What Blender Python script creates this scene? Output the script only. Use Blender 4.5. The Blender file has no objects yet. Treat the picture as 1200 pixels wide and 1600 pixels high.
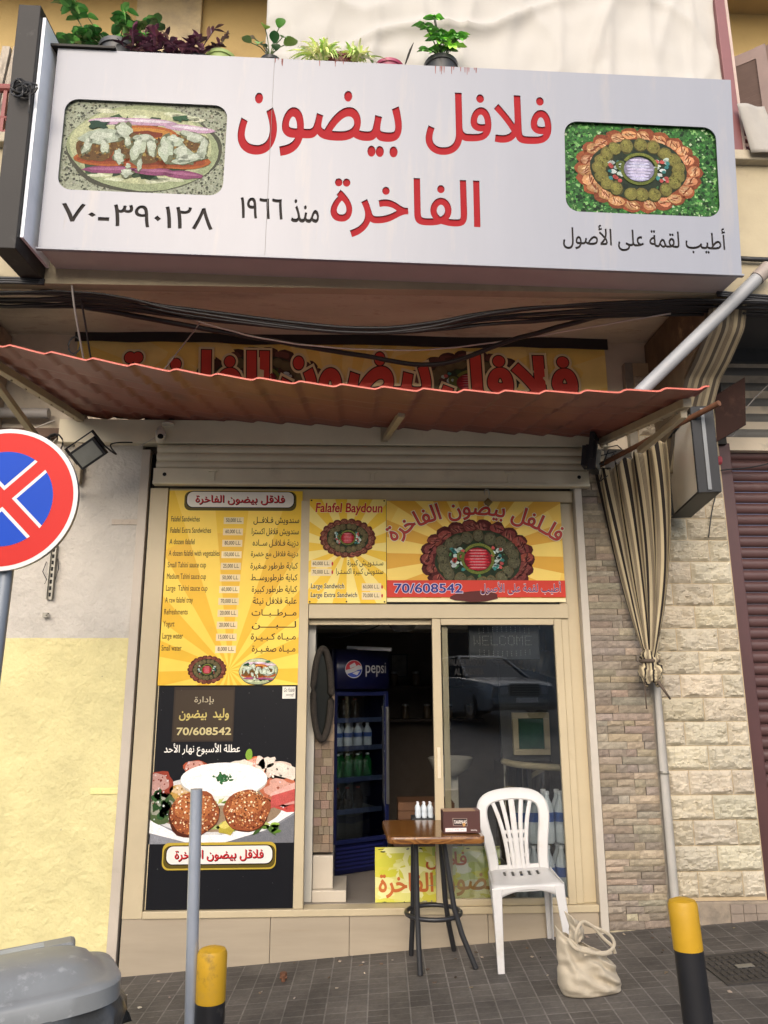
import bpy, math, random
import numpy as np
from mathutils.geometry import delaunay_2d_cdt
from mathutils import Vector, Matrix, noise
random.seed(7)
R = math.radians
scene = bpy.context.scene
COL = scene.collection

# ---------------------------------------------------------------- camera, sky, sun, exposure
cam_d = bpy.data.cameras.new('camera')
cam = bpy.data.objects.new('camera', cam_d); COL.objects.link(cam)
PITCH, YAW, ROLL = R(12.93), R(2.29), R(-.21)
fw = Vector((math.sin(YAW)*math.cos(PITCH), math.cos(YAW)*math.cos(PITCH), math.sin(PITCH)))
rt = Vector((math.cos(YAW), -math.sin(YAW), 0)); up = rt.cross(fw)
rt2 = rt*math.cos(ROLL)+up*math.sin(ROLL); up2 = up*math.cos(ROLL)-rt*math.sin(ROLL)
cm = Matrix((rt2, up2, -fw)).transposed().to_4x4(); cm.translation = (0, -5.0, 1.65)
cam.matrix_world = cm
cam_d.sensor_fit = 'VERTICAL'; cam_d.sensor_height = 32.0; cam_d.lens = 23.6
cam_d.clip_start = .05; cam_d.clip_end = 400
scene.camera = cam

SUN_EL, SUN_AZ = R(28), R(190)          # azimuth: clockwise from +Y
world = bpy.data.worlds.new('World'); scene.world = world; world.use_nodes = True
wt = world.node_tree
sky = wt.nodes.new('ShaderNodeTexSky'); sky.sky_type = 'NISHITA'; sky.sun_disc = False
sky.sun_elevation = SUN_EL; sky.sun_rotation = SUN_AZ; sky.air_density = .7; sky.dust_density = 3.0; sky.ozone_density = .6
bg = wt.nodes['Background']; bg.inputs['Strength'].default_value = .15
wt.links.new(sky.outputs[0], bg.inputs['Color'])
sun_d = bpy.data.lights.new('sun', 'SUN'); sun_d.energy = 1.2; sun_d.angle = R(95); sun_d.color = (1, .985, .955)
sun = bpy.data.objects.new('sun', sun_d); COL.objects.link(sun)
sd = Vector((math.sin(SUN_AZ)*math.cos(SUN_EL), math.cos(SUN_AZ)*math.cos(SUN_EL), math.sin(SUN_EL)))
sun.rotation_euler = sd.to_track_quat('Z', 'Y').to_euler()
scene.view_settings.view_transform = 'Standard'; scene.view_settings.look = 'None'
scene.view_settings.exposure = .92; scene.view_settings.gamma = 1
scene.cycles.max_bounces = 8; scene.cycles.transparent_max_bounces = 12
scene.cycles.use_denoising = True

# ---------------------------------------------------------------- helpers
def L(h):
    h = h.lstrip('#'); o = []
    for i in (0, 2, 4):
        c = int(h[i:i+2], 16)/255
        o.append(c/12.92 if c <= .04045 else ((c+.055)/1.055)**2.4)
    return tuple(o)
def mul(c, k): return tuple(min(1, x*k) for x in c)
def mixc(a, b, t): return tuple(x*(1-t)+y*t for x, y in zip(a, b))
def jit(c, k=.15):
    f = 1+random.uniform(-k, k); return tuple(max(0, min(1, x*f*(1+random.uniform(-k, k)*.3))) for x in c)

MATS = {}
def mat(name, rgb=(.5, .5, .5), rough=.6, metal=0, var=.12, vscale=5, bump=0, bscale=60, dirt=None, attr=False, spec=.5, fine=0, coat=0, stretch=None):
    if name in MATS: return MATS[name]
    m = bpy.data.materials.new(name); m.use_nodes = True; t = m.node_tree; N = t.nodes; K = t.links
    b = N['Principled BSDF']; b.inputs['Roughness'].default_value = rough; b.inputs['Metallic'].default_value = metal
    b.inputs['Specular IOR Level'].default_value = spec; b.inputs['Coat Weight'].default_value = coat
    tc = N.new('ShaderNodeTexCoord'); co = tc.outputs['Object']
    if stretch:
        mp = N.new('ShaderNodeMapping'); mp.inputs['Scale'].default_value = stretch; K.new(co, mp.inputs[0]); co = mp.outputs[0]
    if attr:
        a = N.new('ShaderNodeAttribute'); a.attribute_name = 'Col'; c = a.outputs['Color']
    else:
        a = N.new('ShaderNodeRGB'); a.outputs[0].default_value = (*rgb, 1); c = a.outputs[0]
    def noise_(scale, detail=5, r=.6):
        n = N.new('ShaderNodeTexNoise'); n.inputs['Scale'].default_value = scale; n.inputs['Detail'].default_value = detail
        n.inputs['Roughness'].default_value = r; K.new(co, n.inputs['Vector']); return n.outputs['Fac']
    def scaled(src, lo, hi):
        mr = N.new('ShaderNodeMapRange'); mr.inputs['From Min'].default_value = .25; mr.inputs['From Max'].default_value = .75
        mr.inputs['To Min'].default_value = lo; mr.inputs['To Max'].default_value = hi; K.new(src, mr.inputs['Value']); return mr.outputs[0]
    def times(c, f):
        x = N.new('ShaderNodeVectorMath'); x.operation = 'SCALE'; K.new(c, x.inputs[0]); K.new(f, x.inputs['Scale']); return x.outputs[0]
    if var: c = times(c, scaled(noise_(vscale), 1-var, 1+var))
    if fine: c = times(c, scaled(noise_(bscale*2, 2), 1-fine, 1+fine))
    if dirt:
        for dc, amt, sc, lo in (dirt if isinstance(dirt, list) else [dirt]):
            rp = N.new('ShaderNodeValToRGB'); rp.color_ramp.elements[0].position = lo; rp.color_ramp.elements[1].position = min(1, lo+.16)
            rp.color_ramp.elements[1].color = (amt, amt, amt, 1); K.new(noise_(sc, 9, .68), rp.inputs[0])
            mx = N.new('ShaderNodeMix'); mx.data_type = 'RGBA'; K.new(rp.outputs[0], mx.inputs['Factor']); K.new(c, mx.inputs['A'])
            mx.inputs['B'].default_value = (*dc, 1); c = mx.outputs['Result']
    K.new(c, b.inputs['Base Color'])
    if bump:
        bp = N.new('ShaderNodeBump'); bp.inputs['Strength'].default_value = bump; bp.inputs['Distance'].default_value = .01
        K.new(noise_(bscale, 6), bp.inputs['Height']); K.new(bp.outputs[0], b.inputs['Normal'])
    MATS[name] = m; return m

ROOTM = {}
def thing(name, label, cat, loc=(0, 0, 0), group=None, mtx=None):
    o = bpy.data.objects.new(name, None); COL.objects.link(o); o.empty_display_size = .1
    m = mtx if mtx is not None else Matrix.Translation(loc)
    o.matrix_world = m; o.matrix_basis = m; ROOTM[o] = m.inverted()
    o['label'] = label; o['category'] = cat
    if group: o['group'] = group
    return o
def tag(o, label, cat, group=None):
    o['label'] = label; o['category'] = cat
    if group: o['group'] = group
    return o
def kind(o, k='structure'): o['kind'] = k; return o
def copy_thing(r, loc, label, rot=None):
    c = r.copy(); COL.objects.link(c); c.location = loc; c['label'] = label
    if rot is not None: c.rotation_euler = rot
    for ch in list(r.children):
        d = ch.copy(); COL.objects.link(d); d.parent = c
        for g in list(ch.children):
            e = g.copy(); COL.objects.link(e); e.parent = d
    return c

class MB:
    def __init__(s): s.v = []; s.f = []; s.c = []; s.uv = []; s.k = False
    def add(s, vs, fs, col=None, uvs=None):
        n = len(s.v); s.v += [tuple(p) for p in vs]
        for i, f in enumerate(fs):
            s.f.append(tuple(n+j for j in f)); s.c.append(col if col is None or isinstance(col[0], float) or isinstance(col[0], int) else col[i])
            s.uv.append(uvs[i] if uvs else None)
        return s
    def box(s, x0, x1, y0, y1, z0, z1, col=None):
        return s.add([(x, y, z) for z in (z0, z1) for y in (y0, y1) for x in (x0, x1)],
                     [(0, 2, 3, 1), (4, 5, 7, 6), (0, 1, 5, 4), (2, 6, 7, 3), (0, 4, 6, 2), (1, 3, 7, 5)], col)
    def hexa(s, b, t, col=None):            # b, t: four bottom, four top points
        return s.add(list(b)+list(t), [(3, 2, 1, 0), (4, 5, 6, 7)]+[(i, (i+1) % 4, (i+1) % 4+4, i+4) for i in range(4)], col)
    def obox(s, c, size, rot=None, col=None):
        h = Vector(size)/2; m = rot or Matrix.Identity(3); c = Vector(c)
        return s.add([c+m @ Vector((x*h.x, y*h.y, z*h.z)) for z in (-1, 1) for y in (-1, 1) for x in (-1, 1)],
                     [(0, 2, 3, 1), (4, 5, 7, 6), (0, 1, 5, 4), (2, 6, 7, 3), (0, 4, 6, 2), (1, 3, 7, 5)], col)
    def beam(s, p, q, w, h, upv=(0, 0, 1), col=None):
        p, q = Vector(p), Vector(q); d = (q-p); ln = d.length; d.normalize(); a = d.cross(Vector(upv))
        if a.length < 1e-4: a = d.cross(Vector((1, 0, 0)))
        a.normalize(); b = a.cross(d)
        return s.obox((p+q)/2, (w, ln, h), Matrix((a, d, b)).transposed(), col)
    def tube(s, pts, r, n=8, closed=False, flat=1.0, upv=(0, 0, 1), col=None):
        pts = [Vector(p) for p in pts]; m = len(pts); rs = r if isinstance(r, (list, tuple)) else [r]*m; V = []; U = Vector(upv)
        for i, p in enumerate(pts):
            a = pts[(i-1) % m] if closed or i else p; b = pts[(i+1) % m] if closed or i < m-1 else p
            d = (b-a).normalized(); x = d.cross(U)
            if x.length < 1e-3: x = d.cross(Vector((1, .01, 0)))
            x.normalize(); y = x.cross(d)
            for k in range(n):
                t = 2*math.pi*k/n; V.append(p+x*math.cos(t)*rs[i]+y*math.sin(t)*rs[i]*flat)
        F = []
        for i in range(m if closed else m-1):
            for k in range(n):
                F.append((i*n+k, i*n+(k+1) % n, ((i+1) % m)*n+(k+1) % n, ((i+1) % m)*n+k))
        if not closed: F += [tuple(range(n-1, -1, -1)), tuple(range((m-1)*n, m*n))]
        return s.add(V, F, col)
    def lathe(s, prof, n=20, c=(0, 0, 0), col=None, m=None):
        V = []; c = Vector(c)
        for r, z in prof:
            for k in range(n):
                t = 2*math.pi*k/n; p = Vector((r*math.cos(t), r*math.sin(t), z)); V.append((m @ p if m else p)+c)
        F = []
        for i in range(len(prof)-1):
            for k in range(n): F.append((i*n+k, i*n+(k+1) % n, (i+1)*n+(k+1) % n, (i+1)*n+k))
        F += [tuple(range(n-1, -1, -1)), tuple(range((len(prof)-1)*n, len(prof)*n))]
        return s.add(V, F, col)
    def grid(s, fn, nu, nv, skip=None, col=None, uv=False):
        V = [fn(i/nu, j/nv) for j in range(nv+1) for i in range(nu+1)]; F = []; U = []; C = []
        for j in range(nv):
            for i in range(nu):
                if skip and skip(i, j): continue
                a = j*(nu+1)+i; F.append((a, a+1, a+nu+2, a+nu+1))
                U.append([(i/nu, j/nv), ((i+1)/nu, j/nv), ((i+1)/nu, (j+1)/nv), (i/nu, (j+1)/nv)])
                C.append(col(i/nu, j/nv) if callable(col) else col)
        return s.add(V, F, C if C and C[0] is not None else None, U if uv else None)
    def loft(s, loops, cap=True, col=None):
        n = len(loops[0]); V = [p for l in loops for p in l]; F = []
        for i in range(len(loops)-1):
            for k in range(n): F.append((i*n+k, i*n+(k+1) % n, (i+1)*n+(k+1) % n, (i+1)*n+k))
        if cap: F += [tuple(range(n-1, -1, -1)), tuple(range((len(loops)-1)*n, len(loops)*n))]
        return s.add(V, F, col)
    def build(s, name, m, parent=None, smooth=False, bevel=0, solid=0, sub=0, local=False, xf=None, soff=-1):
        me = bpy.data.meshes.new(name); vs = s.v
        if xf is not None: vs = [xf @ Vector(p) for p in vs]
        if parent is not None and not local:
            q = parent
            while q.parent: q = q.parent
            inv = ROOTM.get(q)
            if inv is not None: vs = [inv @ Vector(p) for p in vs]
        me.from_pydata([tuple(p) for p in vs], [], s.f)
        if any(c is not None for c in s.c):
            ca = me.color_attributes.new('Col', 'FLOAT_COLOR', 'CORNER'); i = 0; dat = []
            for f, c in zip(s.f, s.c):
                c = c or (.5, .5, .5); dat += [c[0], c[1], c[2], 1]*len(f)
            ca.data.foreach_set('color', dat)
        if any(u is not None for u in s.uv):
            ul = me.uv_layers.new(name='UVMap'); dat = []
            for f, u in zip(s.f, s.uv):
                for j in range(len(f)): dat += list(u[j]) if u else [0, 0]
            ul.data.foreach_set('uv', dat)
        if m: me.materials.append(m)
        me.validate(); me.update()
        if smooth:
            me.polygons.foreach_set('use_smooth', [True]*len(me.polygons))
            if smooth is not True:
                me.set_sharp_from_angle(angle=R(smooth))
        o = bpy.data.objects.new(name, me); COL.objects.link(o)
        if parent is not None: o.parent = parent
        if solid:
            md = o.modifiers.new('thick', 'SOLIDIFY'); md.thickness = solid; md.offset = soff
        if bevel:
            md = o.modifiers.new('bevel', 'BEVEL'); md.width = bevel; md.segments = 2; md.limit_method = 'ANGLE'; md.angle_limit = R(40)
        if sub:
            md = o.modifiers.new('sub', 'SUBSURF'); md.levels = sub; md.render_levels = sub
        return o

# ---------------------------------------------------------------- lettering
AR = {'ا': 'FE8D FE8E', 'أ': 'FE83 FE84', 'إ': 'FE87 FE88', 'ة': 'FE93 FE94', 'د': 'FEA9 FEAA', 'ذ': 'FEAB FEAC', 'ر': 'FEAD FEAE', 'ز': 'FEAF FEB0',
      'و': 'FEED FEEE', 'ى': 'FEEF FEF0', 'ﻻ': 'FEFB FEFC', 'ﻷ': 'FEF7 FEF8',
      'ب': 'FE8F', 'ت': 'FE95', 'ج': 'FE9D', 'ح': 'FEA1', 'خ': 'FEA5', 'س': 'FEB1', 'ش': 'FEB5', 'ص': 'FEB9', 'ض': 'FEBD', 'ط': 'FEC1', 'ع': 'FEC9', 'غ': 'FECD',
      'ف': 'FED1', 'ق': 'FED5', 'ك': 'FED9', 'ل': 'FEDD', 'م': 'FEE1', 'ن': 'FEE5', 'ه': 'FEE9', 'ي': 'FEF1', 'ئ': 'FE89'}
def shape_ar(s):
    s = s.replace('لا', 'ﻻ').replace('لأ', 'ﻷ'); out = []
    dual = lambda c: c == 'ـ' or (c in AR and ' ' not in AR[c])
    for i, c in enumerate(s):
        if c not in AR: out.append(c); continue
        p = i > 0 and dual(s[i-1]); n = i < len(s)-1 and (s[i+1] in AR or s[i+1] == 'ـ')
        a = AR[c].split(); b = int(a[0], 16)
        if len(a) == 2: out.append(chr(int(a[1 if p else 0], 16)))
        else: out.append(chr(b+(3 if p and n else 2 if n else 1 if p else 0)))
    return ''.join(reversed(out))
TXT = {}
def text2d(s, bold=0, extrude=0, res=4):
    key = (s, bold, extrude)
    if key in TXT: return TXT[key]
    body = shape_ar(s) if any('\u0600' <= c <= '\u06ff' and c in AR for c in s) else s
    cu = bpy.data.curves.new('tmp', 'FONT'); cu.body = body; cu.resolution_u = res; cu.fill_mode = 'NONE'
    o = bpy.data.objects.new('tmp', cu); COL.objects.link(o); dg = bpy.context.evaluated_depsgraph_get()
    me = bpy.data.meshes.new_from_object(o.evaluated_get(dg))
    pv = [Vector((v.co.x, v.co.y)) for v in me.vertices]; ed = [tuple(e.vertices) for e in me.edges]
    bpy.data.objects.remove(o); bpy.data.curves.remove(cu); bpy.data.meshes.remove(me)
    nx = {}
    for i, j in ed: nx.setdefault(i, []).append(j); nx.setdefault(j, []).append(i)
    loops = []; seen = set()
    for s0 in range(len(pv)):
        if s0 in seen or s0 not in nx: continue
        loop = [s0]; seen.add(s0); cur = s0; step = s0+1 if s0+1 in nx[s0] else nx[s0][0]
        while step is not None and step not in seen:
            loop.append(step); seen.add(step); cur = step; c_ = [j for j in nx[cur] if j not in seen]; step = c_[0] if c_ else None
        q = [pv[i] for i in loop]; q = [q[i] for i in range(len(q)) if (q[i]-q[i-1]).length > 1e-4]
        if len(q) > 2: loops.append(q)
    ar = sum(q[i-1].x*q[i].y-q[i].x*q[i-1].y for q in loops for i in range(len(q))); sgn = 1 if ar < 0 else -1
    if bold:
        new = []
        for q in loops:
            o_ = []
            for i in range(len(q)):
                d1 = (q[i]-q[i-1]).normalized(); d2 = (q[(i+1) % len(q)]-q[i]).normalized(); n1 = Vector((-d1.y, d1.x)); n2 = Vector((-d2.y, d2.x))
                m_ = (n1+n2)/max(.35, 1+n1.dot(n2)); o_.append(q[i]+m_*bold*sgn)
            new.append(o_)
        loops = new
    pv = []; ed = []; seg = []
    for q in loops:
        n0 = len(pv); pv += q; ed += [(n0+i, n0+(i+1) % len(q)) for i in range(len(q))]; seg += [(q[i-1], q[i]) for i in range(len(q))]
    # fill by non-zero winding, so that overlapping strokes of joined letters stay whole
    ov, oe, of, *_ = delaunay_2d_cdt(pv, ed, [], 0, 1e-6)
    S = np.array([(a.x, a.y, b.x, b.y) for a, b in seg]); fs = []
    C3 = np.array([[sum(ov[i][0] for i in f)/3, sum(ov[i][1] for i in f)/3] for f in of])
    for f, (cx, cy) in zip(of, C3):
        up_ = (S[:, 1] <= cy) & (S[:, 3] > cy); dn = (S[:, 1] > cy) & (S[:, 3] <= cy); side = (S[:, 2]-S[:, 0])*(cy-S[:, 1])-(cx-S[:, 0])*(S[:, 3]-S[:, 1])
        if int((up_ & (side > 0)).sum())-int((dn & (side < 0)).sum()) != 0: fs.append(tuple(f))
    vs = [Vector((q[0], q[1], 0)) for q in ov]; used = {i for f in fs for i in f}
    ren = {i: k for k, i in enumerate(sorted(used))}; vs = [vs[i] for i in sorted(used)]; fs = [tuple(ren[i] for i in f) for f in fs]
    x0 = min(v.x for v in vs)+bold; x1 = max(v.x for v in vs)-bold; y0 = min(v.y for v in vs)+bold; y1 = max(v.y for v in vs)-bold
    TXT[key] = (vs, fs, (x0, x1, y0, y1)); return TXT[key]

class Paint:
    """printed artwork: flat inked shapes stacked a few tenths of a millimetre apart on one board"""
    def __init__(s, mp, clip=None, step=.0003, gain=1): s.mb = MB(); s.mp = mp; s.clip = clip; s.step = step; s.gain = gain
    def _add(s, pts, faces, col, lay):
        if s.gain != 1: col = mul(col, s.gain)
        s.mb.add([s.mp(x, z, lay*s.step) for x, z in pts], faces, col)
    def poly(s, pts, col, lay):
        if s.clip:
            x0, x1, z0, z1 = s.clip
            for ax, lim, sg in ((0, x0, 1), (0, x1, -1), (1, z0, 1), (1, z1, -1)):
                out = []
                for i in range(len(pts)):
                    a, b = pts[i-1], pts[i]; ia = (a[ax]-lim)*sg >= 0; ib = (b[ax]-lim)*sg >= 0
                    if ia != ib:
                        t = (lim-a[ax])/(b[ax]-a[ax]); out.append((a[0]+(b[0]-a[0])*t, a[1]+(b[1]-a[1])*t))
                    if ib: out.append(b)
                pts = out
                if len(pts) < 3: return
        s._add(pts, [tuple(range(len(pts)))], col, lay)
    def ell(s, cx, cz, rx, rz, col, lay, n=20, rough=0, rot=0, a0=0, a1=360):
        P = []; ph = random.uniform(0, 99); full = a1-a0 == 360
        for k in range(n+(0 if full else 1)):
            t = R(a0+(a1-a0)*k/n); q = 1+rough*noise.noise(Vector((math.cos(t)*1.7, math.sin(t)*1.7, ph)))*2
            x, z = rx*math.cos(t)*q, rz*math.sin(t)*q
            P.append((cx+x*math.cos(rot)-z*math.sin(rot), cz+x*math.sin(rot)+z*math.cos(rot)))
        s.poly(P, col, lay)
    def arc(s, cx, cz, rx, rz, w, a0, a1, col, lay, n=14):
        P = []
        for k in range(n+1):
            t = R(a0+(a1-a0)*k/n); P.append((cx+(rx+w/2)*math.cos(t), cz+(rz+w/2)*math.sin(t)))
        for k in range(n, -1, -1):
            t = R(a0+(a1-a0)*k/n); P.append((cx+(rx-w/2)*math.cos(t), cz+(rz-w/2)*math.sin(t)))
        for k in range(n):
            s.poly([P[k], P[k+1], P[2*n+1-k-1], P[2*n+1-k]], col, lay)
    def rect(s, x0, x1, z0, z1, col, lay): s.poly([(x0, z0), (x1, z0), (x1, z1), (x0, z1)], col, lay)
    def rrect(s, x0, x1, z0, z1, r, col, lay, sq=1.0):
        P = []
        for cx, cz, a in ((x1-r, z1-r*sq, 0), (x0+r, z1-r*sq, 90), (x0+r, z0+r*sq, 180), (x1-r, z0+r*sq, 270)):
            for k in range(7): t = R(a+15*k); P.append((cx+r*math.cos(t), cz+r*sq*math.sin(t)))
        s.poly(P, col, lay)
    def text(s, t, x0, x1, z0, z1, col, lay, bold=0, warp=None, shear=0, dx=0, dz=0):
        vs, fs, (a, b, c, d) = text2d(t, bold)
        pts = []
        for v in vs:
            x = x0+(v.x-a)/(b-a)*(x1-x0); z = z0+(v.y-c)/(d-c)*(z1-z0); x += (z-z0)*shear
            if warp: x, z = warp(x, z)
            pts.append((x+dx, z+dz))
        s._add(pts, fs, col, lay)
    def speck(s, x0, x1, z0, z1, n, size, cols, lay, ok=None):
        for _ in range(n):
            x, z = random.uniform(x0, x1), random.uniform(z0, z1)
            if ok and not ok(x, z): continue
            r = size*random.uniform(.5, 1.4); t = random.uniform(0, 6.3)
            s.poly([(x+r*random.uniform(.6, 1.2)*math.cos(t+k*1.57), z+r*random.uniform(.6, 1.2)*math.sin(t+k*1.57)) for k in range(4)], jit(random.choice(cols), .2), lay+random.choice((0, 1, 2)))
    def rays(s, cx, cz, rad, n, col, lay, ph=0):
        for k in range(n):
            a = 2*math.pi*(k+ph)/n; w = math.pi/n*.5
            s.poly([(cx, cz), (cx+rad*math.cos(a-w), cz+rad*math.sin(a-w)), (cx+rad*math.cos(a+w), cz+rad*math.sin(a+w))], col, lay)
    def board(s, x0, x1, z0, z1, th, col, edge=None):
        a = [s.mp(x, z, -th) for x, z in ((x0, z0), (x1, z0), (x1, z1), (x0, z1))]; b = [s.mp(x, z, 0) for x, z in ((x0, z0), (x1, z0), (x1, z1), (x0, z1))]
        s.mb.add(a+b, [(3, 2, 1, 0), (4, 5, 6, 7)]+[(i, (i+1) % 4, (i+1) % 4+4, i+4) for i in range(4)], [edge or col, col]+[edge or col]*4)
    def build(s, name, m, parent=None, **k): return s.mb.build(name, m, parent, **k)
def onwall(y): return lambda x, z, w: (x, y-w, z)

def food_tray(P, cx, cz, rx, rz, lay, bread=(L('#7a4638'), L('#5a2a22'), L('#9a6a52')), ball=L('#5a5236'), mid=L('#b32432'), n=19, fine=True, rows=1):
    """scalloped bread ring, a ring of balls, greens, pickles and sticks in the middle"""
    nb = 22
    for k in range(nb):
        t = 2*math.pi*k/nb; x, z = cx+rx*.9*math.cos(t), cz+rz*.88*math.sin(t)
        P.ell(x, z, rx*.155, rz*.18, jit(bread[1], .2), lay, 12, .1)
    P.ell(cx, cz, rx*.94, rz*.93, bread[1], lay+1, 32)
    for k in range(nb):
        t = 2*math.pi*(k+.1+random.uniform(-.2, .2))/nb; x, z = cx+rx*random.uniform(.85, .91)*math.cos(t), cz+rz*random.uniform(.83, .89)*math.sin(t)
        P.ell(x, z, rx*random.uniform(.1, .135), rz*random.uniform(.11, .15), jit(bread[0], .35), lay+2, 10, .15)
        if fine:
            for q in (-1, 0, 1):
                P.ell(x+rx*.05*q*math.sin(t)*-1, z+rz*.05*q*math.cos(t), rx*.07, rz*.028, jit(mixc(bread[2], bread[0], .4), .3), lay+3, 7, .4, rot=t+.6+random.uniform(-.6, .6))
                P.ell(x+rx*.06*q*math.sin(t)*-1+rx*.02, z+rz*.06*q*math.cos(t), rx*.06, rz*.016, mul(bread[1], .8), lay+4, 6, .4, rot=t+.9+random.uniform(-.6, .6))
    P.ell(cx, cz, rx*.79, rz*.76, L('#23301f'), lay+5, 30, .03)
    P.speck(cx-rx*.75, cx+rx*.75, cz-rz*.7, cz+rz*.7, 60 if fine else 20, rx*.05, [L('#2e4a2a'), L('#3e6a3a'), L('#1a281a')], lay+6, lambda x, z: ((x-cx)/rx)**2+((z-cz)/rz)**2 < .5)
    for k in range(n):
        t = 2*math.pi*(k+.5+random.uniform(-.18, .18))/n; x, z = cx+rx*(.64+random.uniform(-.03, .03))*math.cos(t), cz+rz*(.61+random.uniform(-.03, .03))*math.sin(t); w = rx*.108*random.uniform(.9, 1.1); h = rz*.165*random.uniform(.9, 1.1)
        P.ell(x, z-h*.1, w*1.1, h*1.08, mul(ball, .35), lay+9, 12, .05, rot=-.4*math.cos(t))
        ball_ = mixc(ball, L('#6b5a34'), random.uniform(0, .6)); P.ell(x, z, w, h, jit(ball_, .2), lay+10, 12, .1, rot=-.4*math.cos(t)+random.uniform(-.4, .4))
        P.ell(x+w*.08, z-h*.12, w*.88, h*.84, jit(mul(ball, 1.12), .1), lay+10.5, 12, .08)
        P.ell(x-w*.1, z+h*.12, w*.68, h*.62, jit(mul(ball, 1.28), .1), lay+11, 10, .12); P.ell(x-w*.2, z+h*.25, w*.4, h*.36, jit(mul(ball, 1.5), .1), lay+11.5, 9, .15)
        if fine: P.speck(x-w*.7, x+w*.7, z-h*.7, z+h*.7, 14, w*.13, [mul(ball, .6), mul(ball, 1.7)], lay+12)
    for sx in (-1, 1):
        for k in range(9 if fine else 5):
            P.ell(cx+sx*rx*random.uniform(.28, .46), cz+rz*random.uniform(-.25, .28), rx*.05, rz*.05, jit(L('#b9c8c0'), .2), lay+15, 8, .3)
            P.ell(cx+sx*rx*random.uniform(.26, .48), cz+rz*random.uniform(-.3, .3), rx*.035, rz*.05, jit(L('#3a7d7a') if k % 2 else L('#b0504a'), .2), lay+16, 7, .3)
    P.arc(cx, cz, rx*.28, rz*.35, rx*.05, -200, 10, L('#5f6a2c'), lay+18)
    P.arc(cx+rx*.02, cz+rz*.02, rx*.28, rz*.36, rx*.05, 10, 150, L('#6f7733'), lay+19)
    P.arc(cx-rx*.3, cz+rz*.08, rx*.06, rz*.09, rx*.045, -180, 180, L('#56632b'), lay+20)
    P.ell(cx, cz, rx*.25, rz*.3, mul(mid, .45), lay+20.5, 20)
    for k in range(7):
        z = cz+rz*(.22-k*.075); P.ell(cx+random.uniform(-.02, .02)*rx, z, rx*(.22-.02*abs(k-3)), rz*.042, jit(mid, .15), lay+21+(k % 2), 10, .08)
        P.ell(cx, z+rz*.012, rx*.16, rz*.014, jit(mixc(mid, (1, 1, 1), .25), .1), lay+23, 8)

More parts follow.
